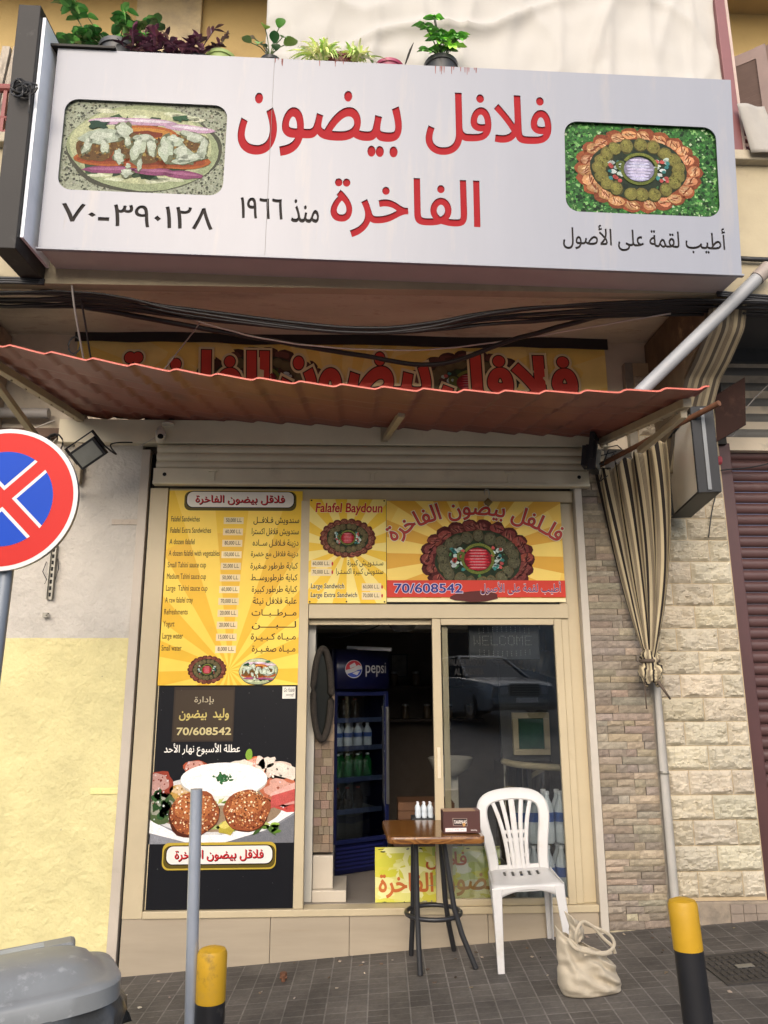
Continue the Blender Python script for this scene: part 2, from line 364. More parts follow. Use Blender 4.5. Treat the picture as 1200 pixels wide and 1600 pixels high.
def food_wrap(P, cx, cz, rx, rz, lay, fine=True):
    """open flat-bread sandwich seen from above"""
    P.ell(cx+.015*rx, cz-.04*rz, rx*1.02, rz*1.03, L('#4d4f40'), lay-.5, 36, .03); P.ell(cx, cz, rx, rz, L('#a3ae86'), lay, 36, .03)
    P.ell(cx-.02*rx, cz+.05*rz, rx*.94, rz*.9, L('#c2c79c'), lay+1, 36, .03)
    for k in range(14 if fine else 5):
        P.ell(cx+rx*random.uniform(-.7, .7), cz+rz*random.choice((random.uniform(.5, .85), random.uniform(-.85, -.55))), rx*.14, rz*.05, jit(L('#dadfbe'), .08), lay+2, 9, .3)
    P.ell(cx-.02*rx, cz-.05*rz, rx*.8, rz*.5, L('#7a3d1e'), lay+4, 30, .1)
    for k in range(10):
        P.ell(cx+rx*random.uniform(-.75, .75), cz+rz*random.choice((.55, -.5, -.62))+rz*random.uniform(-.05, .05), rx*.12, rz*.12, jit(L('#2f4a30'), .3), lay+5, 9, .5)
    for x, z, w in ((-.45, .6, .3), (.05, .62, .38), (.62, .5, .32), (-.4, -.55, .36), (.15, -.55, .3), (.55, -.6, .28)):
        P.ell(cx+rx*x, cz+rz*z, rx*w, rz*.09, L('#c9a6bd') if z > 0 else L('#8d4a70'), lay+6, 14, .12, rot=-.12*x)
        P.ell(cx+rx*x, cz+rz*(z+.02), rx*w*.8, rz*.035, L('#e6dbe4') if z > 0 else L('#a8688a'), lay+7, 12, .1, rot=-.12*x)
    for x, z, w, h in ((.05, .32, .42, .22), (-.5, -.3, .4, .18), (.05, -.35, .35, .16), (.5, -.28, .42, .2)):
        P.ell(cx+rx*x, cz+rz*z, rx*w, rz*h, L('#b2602a'), lay+8, 18, .05)
        P.ell(cx+rx*x, cz+rz*z, rx*w*.85, rz*h*.75, L('#c98a3a') if z > 0 else L('#9e4a22'), lay+9, 16, .08)
        P.ell(cx+rx*x, cz+rz*z, rx*w*.5, rz*h*.4, L('#7d3417'), lay+10, 12, .2)
    for x, z, w, h in ((-.62, -.08, .24, .3), (-.2, .05, .2, .32), (.12, -.05, .2, .34), (.58, .0, .24, .34)):
        P.ell(cx+rx*x, cz+rz*z, rx*w, rz*h, L('#6b4c22'), lay+12, 16, .15)
        P.speck(cx+rx*(x-w*.8), cx+rx*(x+w*.8), cz+rz*(z-h*.8), cz+rz*(z+h*.8), 50 if fine else 10, rx*.022, [L('#8d6a33'), L('#4a3214'), L('#a58a4a')], lay+13)
    wht = L('#b9c4ae')
    for x, z, w, h, r in ((-.55, .2, .24, .17, .1), (-.72, .02, .05, .22, -.3), (-.5, .0, .05, .2, .2), (-.27, .38, .11, .2, .2), (-.2, .12, .04, .12, .3), (-.06, .0, .09, .3, -.1), (.02, .2, .14, .1, 0), (.12, .02, .06, .22, .25),
                          (.31, 0, .1, .27, .05), (.42, .2, .13, .11, -.3), (.55, -.12, .12, .22, .5), (.62, -.22, .26, .1, .25), (.8, .05, .06, .26, -.15), (.68, .3, .16, .1, -.3), (-.3, -.25, .07, .16, .4), (-.02, -.4, .03, .12, 0), (-.17, -.62, .08, .09, 0), (-.17, -.45, .03, .05, 0)):
        P.ell(cx+rx*x, cz+rz*(z-.02), rx*w*1.08, rz*h*1.1, L('#6f7458'), lay+15, 20, .3, rot=r)
        P.ell(cx+rx*x, cz+rz*z, rx*w, rz*h, jit(wht, .06), lay+16, 22, .3, rot=r)
        P.ell(cx+rx*(x-.01), cz+rz*(z+.03), rx*w*.6, rz*h*.6, mixc(wht, L('#dfe6d6'), .45), lay+17, 14, .35, rot=r)
    P.ell(cx-rx*.6, cz+rz*.5, rx*.15, rz*.13, L('#1d4433'), lay+18, 12, .5); P.ell(cx+rx*.48, cz+rz*.72, rx*.13, rz*.08, L('#2c5c3a'), lay+18, 12, .5)
# ---------------------------------------------------------------- ground
SL = .068
def zg(x): return .082+SL*x
def zroad(y): return -.06 if y > -4 else -.06+(-4-y)*.1
m_pave = bpy.data.materials.new('paving'); m_pave.use_nodes = True
def paving(m):
    t = m.node_tree; N = t.nodes; K = t.links; b = N['Principled BSDF']; b.inputs['Roughness'].default_value = .62
    tc = N.new('ShaderNodeTexCoord'); mp = N.new('ShaderNodeMapping'); mp.inputs['Rotation'].default_value = (0, 0, R(2)); K.new(tc.outputs['Object'], mp.inputs[0])
    def brick(w, h, off, mort):
        n = N.new('ShaderNodeTexBrick'); n.offset = off; n.inputs['Scale'].default_value = 1; n.inputs['Brick Width'].default_value = w; n.inputs['Row Height'].default_value = h
        n.inputs['Mortar Size'].default_value = mort; n.inputs['Mortar Smooth'].default_value = .3; K.new(mp.outputs[0], n.inputs['Vector']); return n
    b1 = brick(.105, .205, .0, .0042); b1.inputs['Color1'].default_value = (.06, .053, .046, 1); b1.inputs['Color2'].default_value = (.09, .08, .069, 1); b1.inputs['Mortar'].default_value = (.155, .143, .125, 1)
    b2 = brick(.21, .0683, .5, .003)
    ck = N.new('ShaderNodeTexChecker'); ck.inputs['Scale'].default_value = 1/.205; K.new(mp.outputs[0], ck.inputs['Vector'])
    nz = N.new('ShaderNodeTexNoise'); nz.inputs['Scale'].default_value = 2.2; nz.inputs['Detail'].default_value = 8; nz.inputs['Roughness'].default_value = .7; K.new(mp.outputs[0], nz.inputs['Vector'])
    nf = N.new('ShaderNodeTexNoise'); nf.inputs['Scale'].default_value = 60; nf.inputs['Detail'].default_value = 4; K.new(mp.outputs[0], nf.inputs['Vector'])
    # short cross joints only in part of the tiles
    mm = N.new('ShaderNodeMath'); mm.operation = 'MULTIPLY'; ck2 = N.new('ShaderNodeMath'); ck2.operation = 'MULTIPLY_ADD'; ck2.inputs[1].default_value = .55; ck2.inputs[2].default_value = .45; K.new(ck.outputs['Fac'], ck2.inputs[0]); K.new(b2.outputs['Fac'], mm.inputs[0]); K.new(ck2.outputs[0], mm.inputs[1])
    mx = N.new('ShaderNodeMix'); mx.data_type = 'RGBA'; K.new(mm.outputs[0], mx.inputs['Factor']); K.new(b1.outputs['Color'], mx.inputs['A']); mx.inputs['B'].default_value = (.13, .118, .104, 1)
    r1 = N.new('ShaderNodeMapRange'); r1.inputs['From Min'].default_value = .3; r1.inputs['From Max'].default_value = .72; r1.inputs['To Min'].default_value = .45; r1.inputs['To Max'].default_value = 1.6; K.new(nz.outputs['Fac'], r1.inputs['Value'])
    r2 = N.new('ShaderNodeMapRange'); r2.inputs['To Min'].default_value = .7; r2.inputs['To Max'].default_value = 1.3; K.new(nf.outputs['Fac'], r2.inputs['Value'])
    s1 = N.new('ShaderNodeVectorMath'); s1.operation = 'SCALE'; K.new(mx.outputs['Result'], s1.inputs[0]); K.new(r1.outputs[0], s1.inputs['Scale'])
    s2 = N.new('ShaderNodeVectorMath'); s2.operation = 'SCALE'; K.new(s1.outputs[0], s2.inputs[0]); K.new(r2.outputs[0], s2.inputs['Scale'])
    K.new(s2.outputs[0], b.inputs['Base Color'])
    h = N.new('ShaderNodeMath'); h.operation = 'MAXIMUM'; K.new(b1.outputs['Fac'], h.inputs[0]); K.new(mm.outputs[0], h.inputs[1])
    h2 = N.new('ShaderNodeMath'); h2.operation = 'MULTIPLY_ADD'; K.new(nf.outputs['Fac'], h2.inputs[0]); h2.inputs[1].default_value = -.35; K.new(h.outputs[0], h2.inputs[2])
    bp = N.new('ShaderNodeBump'); bp.invert = True; bp.inputs['Strength'].default_value = .6; bp.inputs['Distance'].default_value = .006; K.new(h2.outputs[0], bp.inputs['Height']); K.new(bp.outputs[0], b.inputs['Normal'])
    K.new(r1.outputs[0], b.inputs['Roughness'])
    r3 = N.new('ShaderNodeMapRange'); r3.inputs['To Min'].default_value = .75; r3.inputs['To Max'].default_value = .5; K.new(nz.outputs['Fac'], r3.inputs['Value']); K.new(r3.outputs[0], b.inputs['Roughness'])
paving(m_pave)
g = MB(); g.grid(lambda u, v: (-14+28*u, -2.9+3.4*v, zg(-14+28*u)), 4, 4)
kind(g.build('pavement', m_pave))
m_asph = mat('asphalt', (.21, .205, .195), .85, var=.25, vscale=3, bump=.5, bscale=120, fine=.2)
g = MB(); g.grid(lambda u, v: (-14+28*u, -3.06-13*v, -.06+SL*(-14+28*u)+max(0, 13*v-1)*.075), 2, 14)
kind(g.build('road', m_asph))
m_kerb = mat('kerb_stone', (.3, .29, .27), .8, var=.2, vscale=4, bump=.3)
g = MB(); g.add([(-14, -3.06, -1.2), (14, -3.06, -1.2), (14, -2.9, -1.2), (-14, -2.9, -1.2), (-14, -3.06, zg(-14)+.01), (14, -3.06, zg(14)+.01), (14, -2.9, zg(14)+.01), (-14, -2.9, zg(-14)+.01)],
                [(0, 1, 5, 4), (4, 5, 6, 7), (2, 3, 7, 6)])
kind(g.build('kerb', m_kerb))
g = MB(); g.hexa([(-14, -20, -1.5), (14, -20, -1.5), (14, -16.06, -1.5), (-14, -16.06, -1.5)], [(-14, -20, .96-14*SL), (14, -20, .96+14*SL), (14, -16.06, .96+14*SL), (-14, -16.06, .96-14*SL)])
kind(g.build('opposite_pavement', mat('opposite_paving', (.35, .33, .3), .8, var=.2, vscale=2)))
g = MB(); g.box(-150, 150, -200, 200, -6.3, -6)
kind(g.build('ground', mat('far_ground', (.12, .11, .1), .9)))

# building across the street (only seen mirrored in the shop glass)
ob = thing('opposite_building', 'concrete block across the street, mirrored in the shop glass', 'building', (0, -18, 1.1))
MB().box(-20, 22, -24, -18, -1.4, 5.2).build('wall', mat('opp_wall', (.66, .63, .57), .9, var=.2, vscale=.6, dirt=((.15, .13, .11), .6, .5, .5)), ob)  # height kept low and wall pale to send more light under the awning
for k in range(8):
    for j in range(1):
        x = -18+k*5
        f = MB().box(x, x+2.2, -18.06, -17.98, 2.2+j*3, 4+j*3).build('window', mat('opp_glass', (.03, .035, .04), .2), ob)
for j in (1,): MB().box(-20, 22, -17.98, -17.3, 1.3+j*3, 1.45+j*3).build('balcony', mat('opp_wall'), ob)

# ---------------------------------------------------------------- the building
B = thing('apartment_building', 'old apartment house with plastered walls, stone piers and balcony over the falafel shop', 'building', (0, .3, .1))
def wall_mat():
    m = bpy.data.materials.new('painted_plaster'); m.use_nodes = True; t = m.node_tree; N = t.nodes; K = t.links; b = N['Principled BSDF']; b.inputs['Roughness'].default_value = .72
    tc = N.new('ShaderNodeTexCoord'); sp = N.new('ShaderNodeSeparateXYZ'); K.new(tc.outputs['Object'], sp.inputs[0])
    def nz(s, d=6, r=.6):
        n = N.new('ShaderNodeTexNoise'); n.inputs['Scale'].default_value = s; n.inputs['Detail'].default_value = d; n.inputs['Roughness'].default_value = r; K.new(tc.outputs['Object'], n.inputs['Vector']); return n.outputs['Fac']
    n1 = nz(3); ad = N.new('ShaderNodeMath'); ad.operation = 'MULTIPLY_ADD'; K.new(nz(9), ad.inputs[0]); ad.inputs[1].default_value = .012; K.new(sp.outputs['Z'], ad.inputs[2])
    gt = N.new('ShaderNodeMath'); gt.operation = 'GREATER_THAN'; K.new(ad.outputs[0], gt.inputs[0]); gt.inputs[1].default_value = 1.955-.1+.006
    mx = N.new('ShaderNodeMix'); mx.data_type = 'RGBA'; K.new(gt.outputs[0], mx.inputs['Factor']); mx.inputs['A'].default_value = (*L('#cfc48d'), 1); mx.inputs['B'].default_value = (*L('#bab4a9'), 1)
    mr = N.new('ShaderNodeMapRange'); mr.inputs['From Min'].default_value = .3; mr.inputs['From Max'].default_value = .7; mr.inputs['To Min'].default_value = .86; mr.inputs['To Max'].default_value = 1.1; K.new(n1, mr.inputs['Value'])
    sc = N.new('ShaderNodeVectorMath'); sc.operation = 'SCALE'; K.new(mx.outputs['Result'], sc.inputs[0]); K.new(mr.outputs[0], sc.inputs['Scale'])
    rp = N.new('ShaderNodeValToRGB'); rp.color_ramp.elements[0].position = .66; rp.color_ramp.elements[1].position = .76; rp.color_ramp.elements[1].color = (.12, .12, .12, 1); K.new(nz(7, 9, .7), rp.inputs[0])
    mx2 = N.new('ShaderNodeMix'); mx2.data_type = 'RGBA'; K.new(rp.outputs[0], mx2.inputs['Factor']); K.new(sc.outputs[0], mx2.inputs['A']); mx2.inputs['B'].default_value = (.3, .25, .17, 1)
    rp2 = N.new('ShaderNodeValToRGB'); rp2.color_ramp.elements[0].position = .73; rp2.color_ramp.elements[1].position = .76; rp2.color_ramp.elements[1].color = (.7, .7, .7, 1); K.new(nz(38, 3, .6), rp2.inputs[0])
    mx3 = N.new('ShaderNodeMix'); mx3.data_type = 'RGBA'; K.new(rp2.outputs[0], mx3.inputs['Factor']); K.new(mx2.outputs['Result'], mx3.inputs['A']); mx3.inputs['B'].default_value = (.2, .18, .15, 1)
    K.new(mx3.outputs['Result'], b.inputs['Base Color'])
    s = N.new('ShaderNodeMath'); s.operation = 'ADD'; K.new(nz(22, 8, .55), s.inputs[0])
    s2 = N.new('ShaderNodeMath'); s2.operation = 'MULTIPLY'; K.new(nz(4.5, 4), s2.inputs[0]); s2.inputs[1].default_value = 2.5; K.new(s2.outputs[0], s.inputs[1])
    bp = N.new('ShaderNodeBump'); bp.inputs['Strength'].default_value = .9; bp.inputs['Distance'].default_value = .012; K.new(s.outputs[0], bp.inputs['Height']); K.new(bp.outputs[0], b.inputs['Normal'])
    return m
m_cream = mat('cream_paint', L('#b9aa8a'), .5, var=.08, vscale=3, bump=.08, bscale=30, dirt=[((.3, .22, .12), .35, 6, .6), ((.14, .1, .07), .5, 30, .68)])
m_conc = mat('stained_concrete', L('#a3907c'), .85, var=.22, vscale=2, bump=.5, bscale=18, dirt=[((.12, .085, .06), .75, 1.6, .52), (L('#c4b6a0'), .6, 4, .62)])
m_soff = mat('soffit_paint', L('#cdc9b6'), .8, var=.2, vscale=1.5, bump=.25, bscale=14, dirt=[((.2, .15, .11), .6, 1.3, .53), (L('#8f7458'), .7, 6, .56), (L('#ece0cc'), .6, 3.3, .62)], stretch=(1, 3, 1))
m_upper = mat('ochre_plaster', L('#b09865'), .8, var=.12, vscale=1.5, bump=.2, bscale=25, dirt=[(L('#8a7048'), .5, 1.2, .58), (L('#9a8a70'), .6, 5, .66)])
MB().box(-7, -1.45, 0, .25, -.7, 3.265).build('plaster_wall', wall_mat(), B)
MB().box(-1.447, -1.388, -.03, .1, zg(-1.42)-.02, 3.22).build('edge_trim', mat('trim_stone', L('#b5aa9a'), .5, var=.1, vscale=3, dirt=((.3, .25, .2), .4, 8, .6)), B, bevel=.003)
MB().box(-1.388, -1.372, .02, .1, -.1, 3.2).build('dark_gap', mat('black_gap', (.01, .01, .01), .9), B)
# strip hinges painted over
for zz in (2.72, 1.02):
    mb = MB().box(-1.62, -1.449, -.008, 0, zz-.018, zz+.018)
    for k in range(3): mb.lathe([(.005, 0), (.006, .004), (.0, .006)], 8, (-1.6+k*.05, -.008, zz), m=Matrix.Rotation(R(90), 3, 'X'))
    mb.build('strap_hinge', mat('grey_paint', L('#b6a998'), .6, bump=.2) if zz > 2 else mat('yellow_paint', L('#e4d691'), .6, bump=.2), B, bevel=.002)
# upper wall and balcony
MB().box(-7, 7.5, .03, .3, 3.27, 4.249).build('band_wall', mat('band_plaster', L('#cfc2ad'), .85, var=.2, vscale=2, bump=.3, bscale=14, dirt=[((.14, .1, .08), .6, 2.2, .56), ((.3, .27, .22), .6, 8, .6)]), B)
MB().box(-7, 7.5, 0, .3, 4.25, 9.5).build('upper_wall', m_upper, B)
MB().box(-1.72, -1.22, -.06, -.001, 4.1, 9.5).build('column', mat('column_plaster', L('#a89878'), .85, var=.25, vscale=2, bump=.3, dirt=((.2, .17, .13), .7, 2.5, .5)), B)
def soff(u, v):
    x = -7+14.5*u; y = -.99+1.02*v
    return (x, y, 4.085+.012*noise.noise(Vector((x*1.5, y*2, 3)))-(.03 if v < .3 else 0))
MB().grid(soff, 60, 17).build('soffit', m_soff, B)
MB().box(-7, 7.5, -.99, 0, 4.11, 4.25).build('balcony_slab', m_conc, B)
mb = MB().box(-7, 7.5, -1.06, -.992, 3.87, 4.74); fas = mb.build('parapet', mat('fascia_plaster', L('#a59a80'), .85, var=.15, vscale=2, bump=.35, bscale=20, dirt=[((.2, .17, .13), .6, 2.5, .6), (L('#8f8677'), .75, 6, .61)]), B)
MB().box(-7, 7.5, -1.12, -.93, 4.742, 4.81).build('ledge', mat('ledge_concrete', L('#a39a87'), .85, var=.2, vscale=3, bump=.4, bscale=25, dirt=((.1, .09, .08), .7, 3, .55)), B, bevel=.008)
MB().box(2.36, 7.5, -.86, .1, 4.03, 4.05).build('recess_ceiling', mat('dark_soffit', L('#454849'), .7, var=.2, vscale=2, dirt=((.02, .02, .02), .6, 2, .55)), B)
MB().box(-7, 7.5, -.9, 0, 7.0, 7.2).build('upper_balcony_slab', mat('upper_soffit', L('#b9a274'), .8, var=.1), B)
MB().box(1.2, 7.5, -.06, -.002, 6.2, 6.28).build('window_lintel', m_upper, B)
# corbels
def corbel(x0, x1, m):
    P = [(-.97, 4.06), (-.95, 3.9), (-.86, 3.72), (-.55, 3.56), (-.26, 3.2), (-.12, 2.95), (0.02, 2.95), (.02, 4.06)]
    mb = MB(); a = [(x0, y, z) for y, z in P]; b = [(x1, y, z) for y, z in P]; n = len(P)
    mb.add(a+b, [tuple(range(n-1, -1, -1)), tuple(range(n, 2*n))]+[(i, (i+1) % n, (i+1) % n+n, i+n) for i in range(n)])
    return mb.build('corbel', m, B, bevel=.01)
corbel(2.1, 2.3, mat('corbel_stone', L('#6b5a44'), .85, var=.3, vscale=3, bump=.5, bscale=12, dirt=[((.06, .045, .03), .8, 2.2, .5), (L('#c9b184'), .8, 6, .6)], stretch=(4, 1, .6)))
corbel(-2.62, -2.42, m_conc)
# lintel over the shop
MB().box(-2.0, 1.76, -.07, .03, 3.255, 3.42).build('lintel', mat('lintel_paint', L('#e0d6ba'), .55, var=.1, vscale=3, bump=.12, bscale=15, dirt=((.2, .15, .1), .35, 3, .62)), B, bevel=.004)
MB().box(-1.33, 1.6, -.02, .1, 3.2, 3.254).build('shutter_housing', m_cream, B)
MB().box(-1.5, 1.6, .061, .12, 2.19, 3.27).box(-1.5, -.52, .061, .12, .29, 2.189).build('inner_backing', mat('back_wall', L('#5b5148'), .8, var=.2), B)
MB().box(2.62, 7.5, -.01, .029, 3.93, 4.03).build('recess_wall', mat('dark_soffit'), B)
# plinth of beige tiles
m_tile = mat('plinth_tile', L('#a29580'), .35, var=.12, vscale=2, bump=.03, dirt=((.3, .22, .14), .4, 3, .58), stretch=(.6, 1, 5))
mb = MB()
for a, b in ((-1.37, -.492), (-.489, -.02), (-.017, .818), (.821, 1.50)): mb.box(a, b, -.022, .06, -.15, .298)
mb.build('plinth', m_tile, B, bevel=.0015)
MB().box(-1.37, 1.5, .0, .3, -.2, .29).build('plinth_core', m_conc, B)
MB().box(1.503, 1.552, -.05, .06, zg(1.52)-.02, 3.2).build('door_post', mat('white_post', L('#b9b1a3'), .5, var=.08, dirt=((.3, .25, .2), .4, 12, .62)), B, bevel=.003)
# grey split-stone cladding
mb = MB(); z = .16; rnd = random.Random(3)
while z < 3.1:
    h = rnd.choice((.034, .04, .046, .05)); x = 1.556; first = True
    while x < 1.925:
        w = min(rnd.choice((.07, .11, .15, .19, .22)), 1.928-x)
        if 1.928-(x+w) < .05: w = 1.928-x
        d0 = rnd.uniform(.0, .03); base = mixc(L('#948a7b'), L('#7a6f60'), rnd.random()); base = mixc(base, L('#a3937a'), rnd.choice((0, 0, .2, .6))); base = jit(base, .16)
        def fn(u, v, x=x, w=w, h=h, d0=d0, z=z):
            e = 1 if 0 < u < 1 and 0 < v < 1 else 0
            return (x+.0012+(w-.0024)*u, -.03-d0*.4-e*(.002+rnd.uniform(0, .006)), z+.001+(h-.002)*v)
        nu = max(3, int(w/.025)); mb.grid(fn, nu, 3, col=lambda u, v, b=base: mul(b, rnd.uniform(.85, 1.12)))
        mb.box(x+.0012, x+w-.0012, -.029-d0*.4, .02, z+.001, z+h-.001, mul(base, .6)); x += w
    z += h
mb.build('split_stone_cladding', mat('split_stone', attr=True, rough=.85, var=.12, vscale=12, bump=.5, bscale=70, fine=.12, dirt=[(L('#c2bcb0'), .5, 20, .66)]), B)
MB().box(1.552, 1.93, -.01, .1, -.1, 3.2).build('cladding_backing', mat('dark_mortar', (.12, .11, .1), .9), B)
# cement strip behind the downpipe, then rough limestone blocks
MB().box(1.928, 1.985, -.03, .1, -.1, 3.9).build('cement_strip', mat('cement', L('#8d8679'), .9, var=.25, vscale=6, bump=.5, bscale=30), B)
mb = MB(); z = .372; row = 0; hh = .149
MBx0, MBx1 = 1.99, 2.548
while z < 3.75:
    xs = [MBx0, MBx0+.279, MBx1] if row % 2 else [MBx0, MBx0+.14, MBx0+.42, MBx1]
    for a, b in zip(xs, xs[1:]):
        sd_ = rnd.uniform(0, 50); base = jit(mixc(L('#b9b09c'), L('#aea48f'), rnd.random()), .07); w = b-a
        def fn(u, v, a=a, w=w, z=z, sd_=sd_):
            x, zz = a+.002+(w-.004)*u, z+.002+(hh-.004)*v
            e = min(u*w, (1-u)*w, v*hh, (1-v)*hh); k = min(1, e/.02)
            po = Vector((x*19+zz*5, zz*30-x*4, sd_)); p0 = noise.voronoi(po)[1][0]; q = noise.cell(p0*3.7)*.5+max(-.9, min(.9, (po-p0).dot(noise.cell_vector(p0*5.3)*1.4))); q2 = abs(noise.noise(Vector((x*9, zz*11, sd_+9))))
            return (x, -.03-k*(.016+.0105*q+.022*q2+.004*noise.noise(po*3)), zz)
        nu = max(10, int(w/.0085)); mb.grid(fn, nu, 17, col=base)
    z += hh; row += 1
mb.build('limestone_pier', mat('limestone', attr=True, rough=.8, var=.1, vscale=7, bump=.35, bscale=50, fine=.08, dirt=[(L('#9c8560'), .35, 4, .6), (L('#57534c'), .6, 3, .72)]), B)
MB().box(1.987, 2.552, -.028, .1, -.1, 3.9).build('pier_core', mat('lime_mortar', L('#b5a180'), .9, var=.1, bump=.3), B)
mb = MB().box(1.985, 2.56, -.06, -.028, .15, .355)
mb.build('pier_base', mat('pier_cement', L('#8f8270'), .9, var=.25, vscale=5, bump=.6, bscale=20, dirt=((.09, .08, .07), .6, 4, .52)), B, bevel=.006)
mb = MB()
for r_ in range(2):
    for c_ in range(3): mb.box(2.3+c_*.08, 2.377+c_*.08, -.068, -.06, .235+r_*.055, .286+r_*.055)
mb.build('base_tile', mat('base_tiles', L('#85786a'), .7, var=.25, vscale=8, bump=.3), B)
# neighbouring shop with its brown shutter
m_brown = mat('brown_metal', L('#523937'), .5, var=.15, vscale=4, bump=.06, bscale=40, dirt=((.16, .12, .1), .35, 5, .6))
MB().box(2.556, 2.66, .02, .12, -.1, 3.32).build('guide_rail', mat('brown_rail', L('#4a2d2c'), .5, var=.15), B, bevel=.006)
mb = MB(); z = .2
while z < 3.3:
    prof = [(.115, z), (.1, z+.006), (.088, z+.02), (.086, z+.05), (.093, z+.064), (.112, z+.07), (.118, z+.0795)]
    mb.grid(lambda u, v, pr=prof: (2.64+4.8*u, pr[round(v*6)][0], pr[round(v*6)][1]), 1, 6); z += .0795
mb.build('roller_shutter', m_brown, B, smooth=50)
mb = MB(); z = 3.34
for k in range(5): mb.grid(lambda u, v, z=z: (2.6+5*u, .05-.03*math.sin(v*3.14), z+.115*v), 1, 8); z += .118
mb.build('shutter_box', mat('grey_shutter', L('#6f6d68'), .6, var=.15, vscale=3, dirt=((.06, .05, .04), .5, 3, .55)), B, smooth=50)
MB().box(2.548, 2.62, -.02, .1, 3.3, 3.9).build('box_side', mat('dark_steel', (.03, .028, .026), .6, spec=.2), B)
# railings
m_red = mat('rust_red_paint', L('#7a3c38'), .55, var=.2, vscale=12, dirt=((.25, .2, .17), .5, 14, .62))
def railing(xa, xb, y, z0, z1):
    mb = MB().tube([(xa, y, z1), (xb, y, z1)], .026, 10)
    mb.tube([(xa, y, z0+.12), (xb, y, z0+.12)], .013, 8); mb.tube([(xa, y, z0+.02), (xb, y, z0+.02)], .013, 8)
    n = max(2, int(abs(xb-xa)/.14))
    for k in range(n+1):
        x = xa+(xb-xa)*k/n; mb.box(x-.011, x+.011, y-.011, y+.011, z0-.02, z1)
        if k < n:
            x2 = xa+(xb-xa)*(k+1)/n; mb.beam((x, y, z0+.02), (x2, y, z0+.12), .008, .008); mb.beam((x, y, z0+.12), (x2, y, z0+.02), .008, .008)
    return mb.build('railing', m_red, B)
railing(-6, -1.98, -1.02, 4.86, 5.19); railing(2.36, 6.5, -1.02, 4.83, 5.02)
# weathered shutter leaning on the left part of the balcony, louvred shutters behind
m_old = mat('weathered_wood', L('#9a9082'), .85, var=.35, vscale=10, bump=.5, bscale=40, dirt=((.12, .09, .07), .7, 7, .52), stretch=(6, 6, 1))
mb = MB()
for k, (dx, h) in enumerate(((0, .72), (.062, .78), (.118, .8), (.19, .74))): mb.obox((-2.3+dx, -.92+.01*k, 5.2), (.048, .03, h), Matrix.Rotation(R(3+k), 3, 'Y'))
for k in range(9): mb.obox((-2.18+.035, -.88, 4.98+k*.07), (.2, .012, .05), Matrix.Rotation(R(35), 3, 'X'))
mb.build('window_shutter', m_old, B)
MB().box(-4.2, -2.05, -.03, 0, 4.3, 6.2).build('balcony_opening', mat('dark_room', (.012, .011, .01), .8), B)
MB().box(-7, -2.05, -.07, -.031, 5.95, 6.2).build('opening_lintel', m_conc, B)
m_shb = mat('brown_shutter', L('#7d6a64'), .6, var=.15, vscale=6)
for x0, x1, ya, yb in ((2.42, 2.98, -.1, -.5), (2.99, 3.6, -.5, -.12)):
    mb = MB(); a = Vector((x0, ya, 0)); b = Vector((x1, yb, 0)); d = (b-a).normalized(); nn = Vector((-d.y, d.x, 0)); M3 = Matrix((d, nn, Vector((0, 0, 1)))).transposed(); ln = (b-a).length
    for s in (.035, ln-.035): mb.obox(a+d*s+Vector((0, 0, 5.25)), (.07, .035, 1.9), M3)
    for zz in (4.35, 5.2, 6.15): mb.obox(a+d*ln/2+Vector((0, 0, zz)), (ln-.14, .035, .09), M3)
    for k in range(40): mb.obox(a+d*ln/2+Vector((0, 0, 4.42+k*.043)), (ln-.14, .01, .04), M3 @ Matrix.Rotation(R(40), 3, 'X'))
    mb.build('window_shutter', m_shb, B)
MB().box(2.4, 3.7, -.03, -.001, 4.3, 6.1).build('balcony_opening', mat('dark_room'), B)

# shop interior room
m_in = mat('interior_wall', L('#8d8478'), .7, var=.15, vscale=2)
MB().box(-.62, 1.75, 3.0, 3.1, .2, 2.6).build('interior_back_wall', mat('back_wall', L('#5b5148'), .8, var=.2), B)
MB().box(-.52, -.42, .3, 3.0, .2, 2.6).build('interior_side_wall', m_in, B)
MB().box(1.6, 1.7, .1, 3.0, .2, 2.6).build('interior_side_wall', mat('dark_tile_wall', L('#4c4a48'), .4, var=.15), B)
MB().box(-.5, 1.65, .05, 3.05, 2.19, 2.3).build('interior_ceiling', mat('white_ceiling', L('#cfc8ba'), .7, var=.06), B)
for y in (.75, 1.5): MB().box(-.42, 1.6, y, y+.1, 2.12, 2.188).build('ceiling_batten', mat('white_ceiling'), B, bevel=.004)
MB().box(-.5, 1.65, .1, 3.0, .2, .337).build('interior_floor', mat('floor_tile', L('#8b8378'), .35, var=.12), B)
# left pier inside the door: white tiles, rough stone above, little tiled step
MB().box(-.418, -.255, .12, .3, .34, 2.15).build('tiled_reveal', mat('white_tile', L('#c9c4b6'), .25, var=.05), B, bevel=.002)
mb = MB(); z = .62
while z < 1.6:
    x = -.253
    while x < -.13:
        w = min(rnd.uniform(.03, .06), -.125-x); mb.box(x, x+w-.002, .17-rnd.uniform(0, .012), .3, z, z+.05, jit(L('#7d6c5a'), .25)); x += w
    z += .052
mb.build('interior_stonework', mat('interior_stone', attr=True, rough=.85, bump=.5), B)
mb = MB().box(-.253, -.04, .12, .5, .338, .405).box(-.253, -.125, .16, .5, .407, .6)
mb.build('tiled_step', mat('step_tile', L('#c2b8a6'), .3, var=.06), B, bevel=.003)
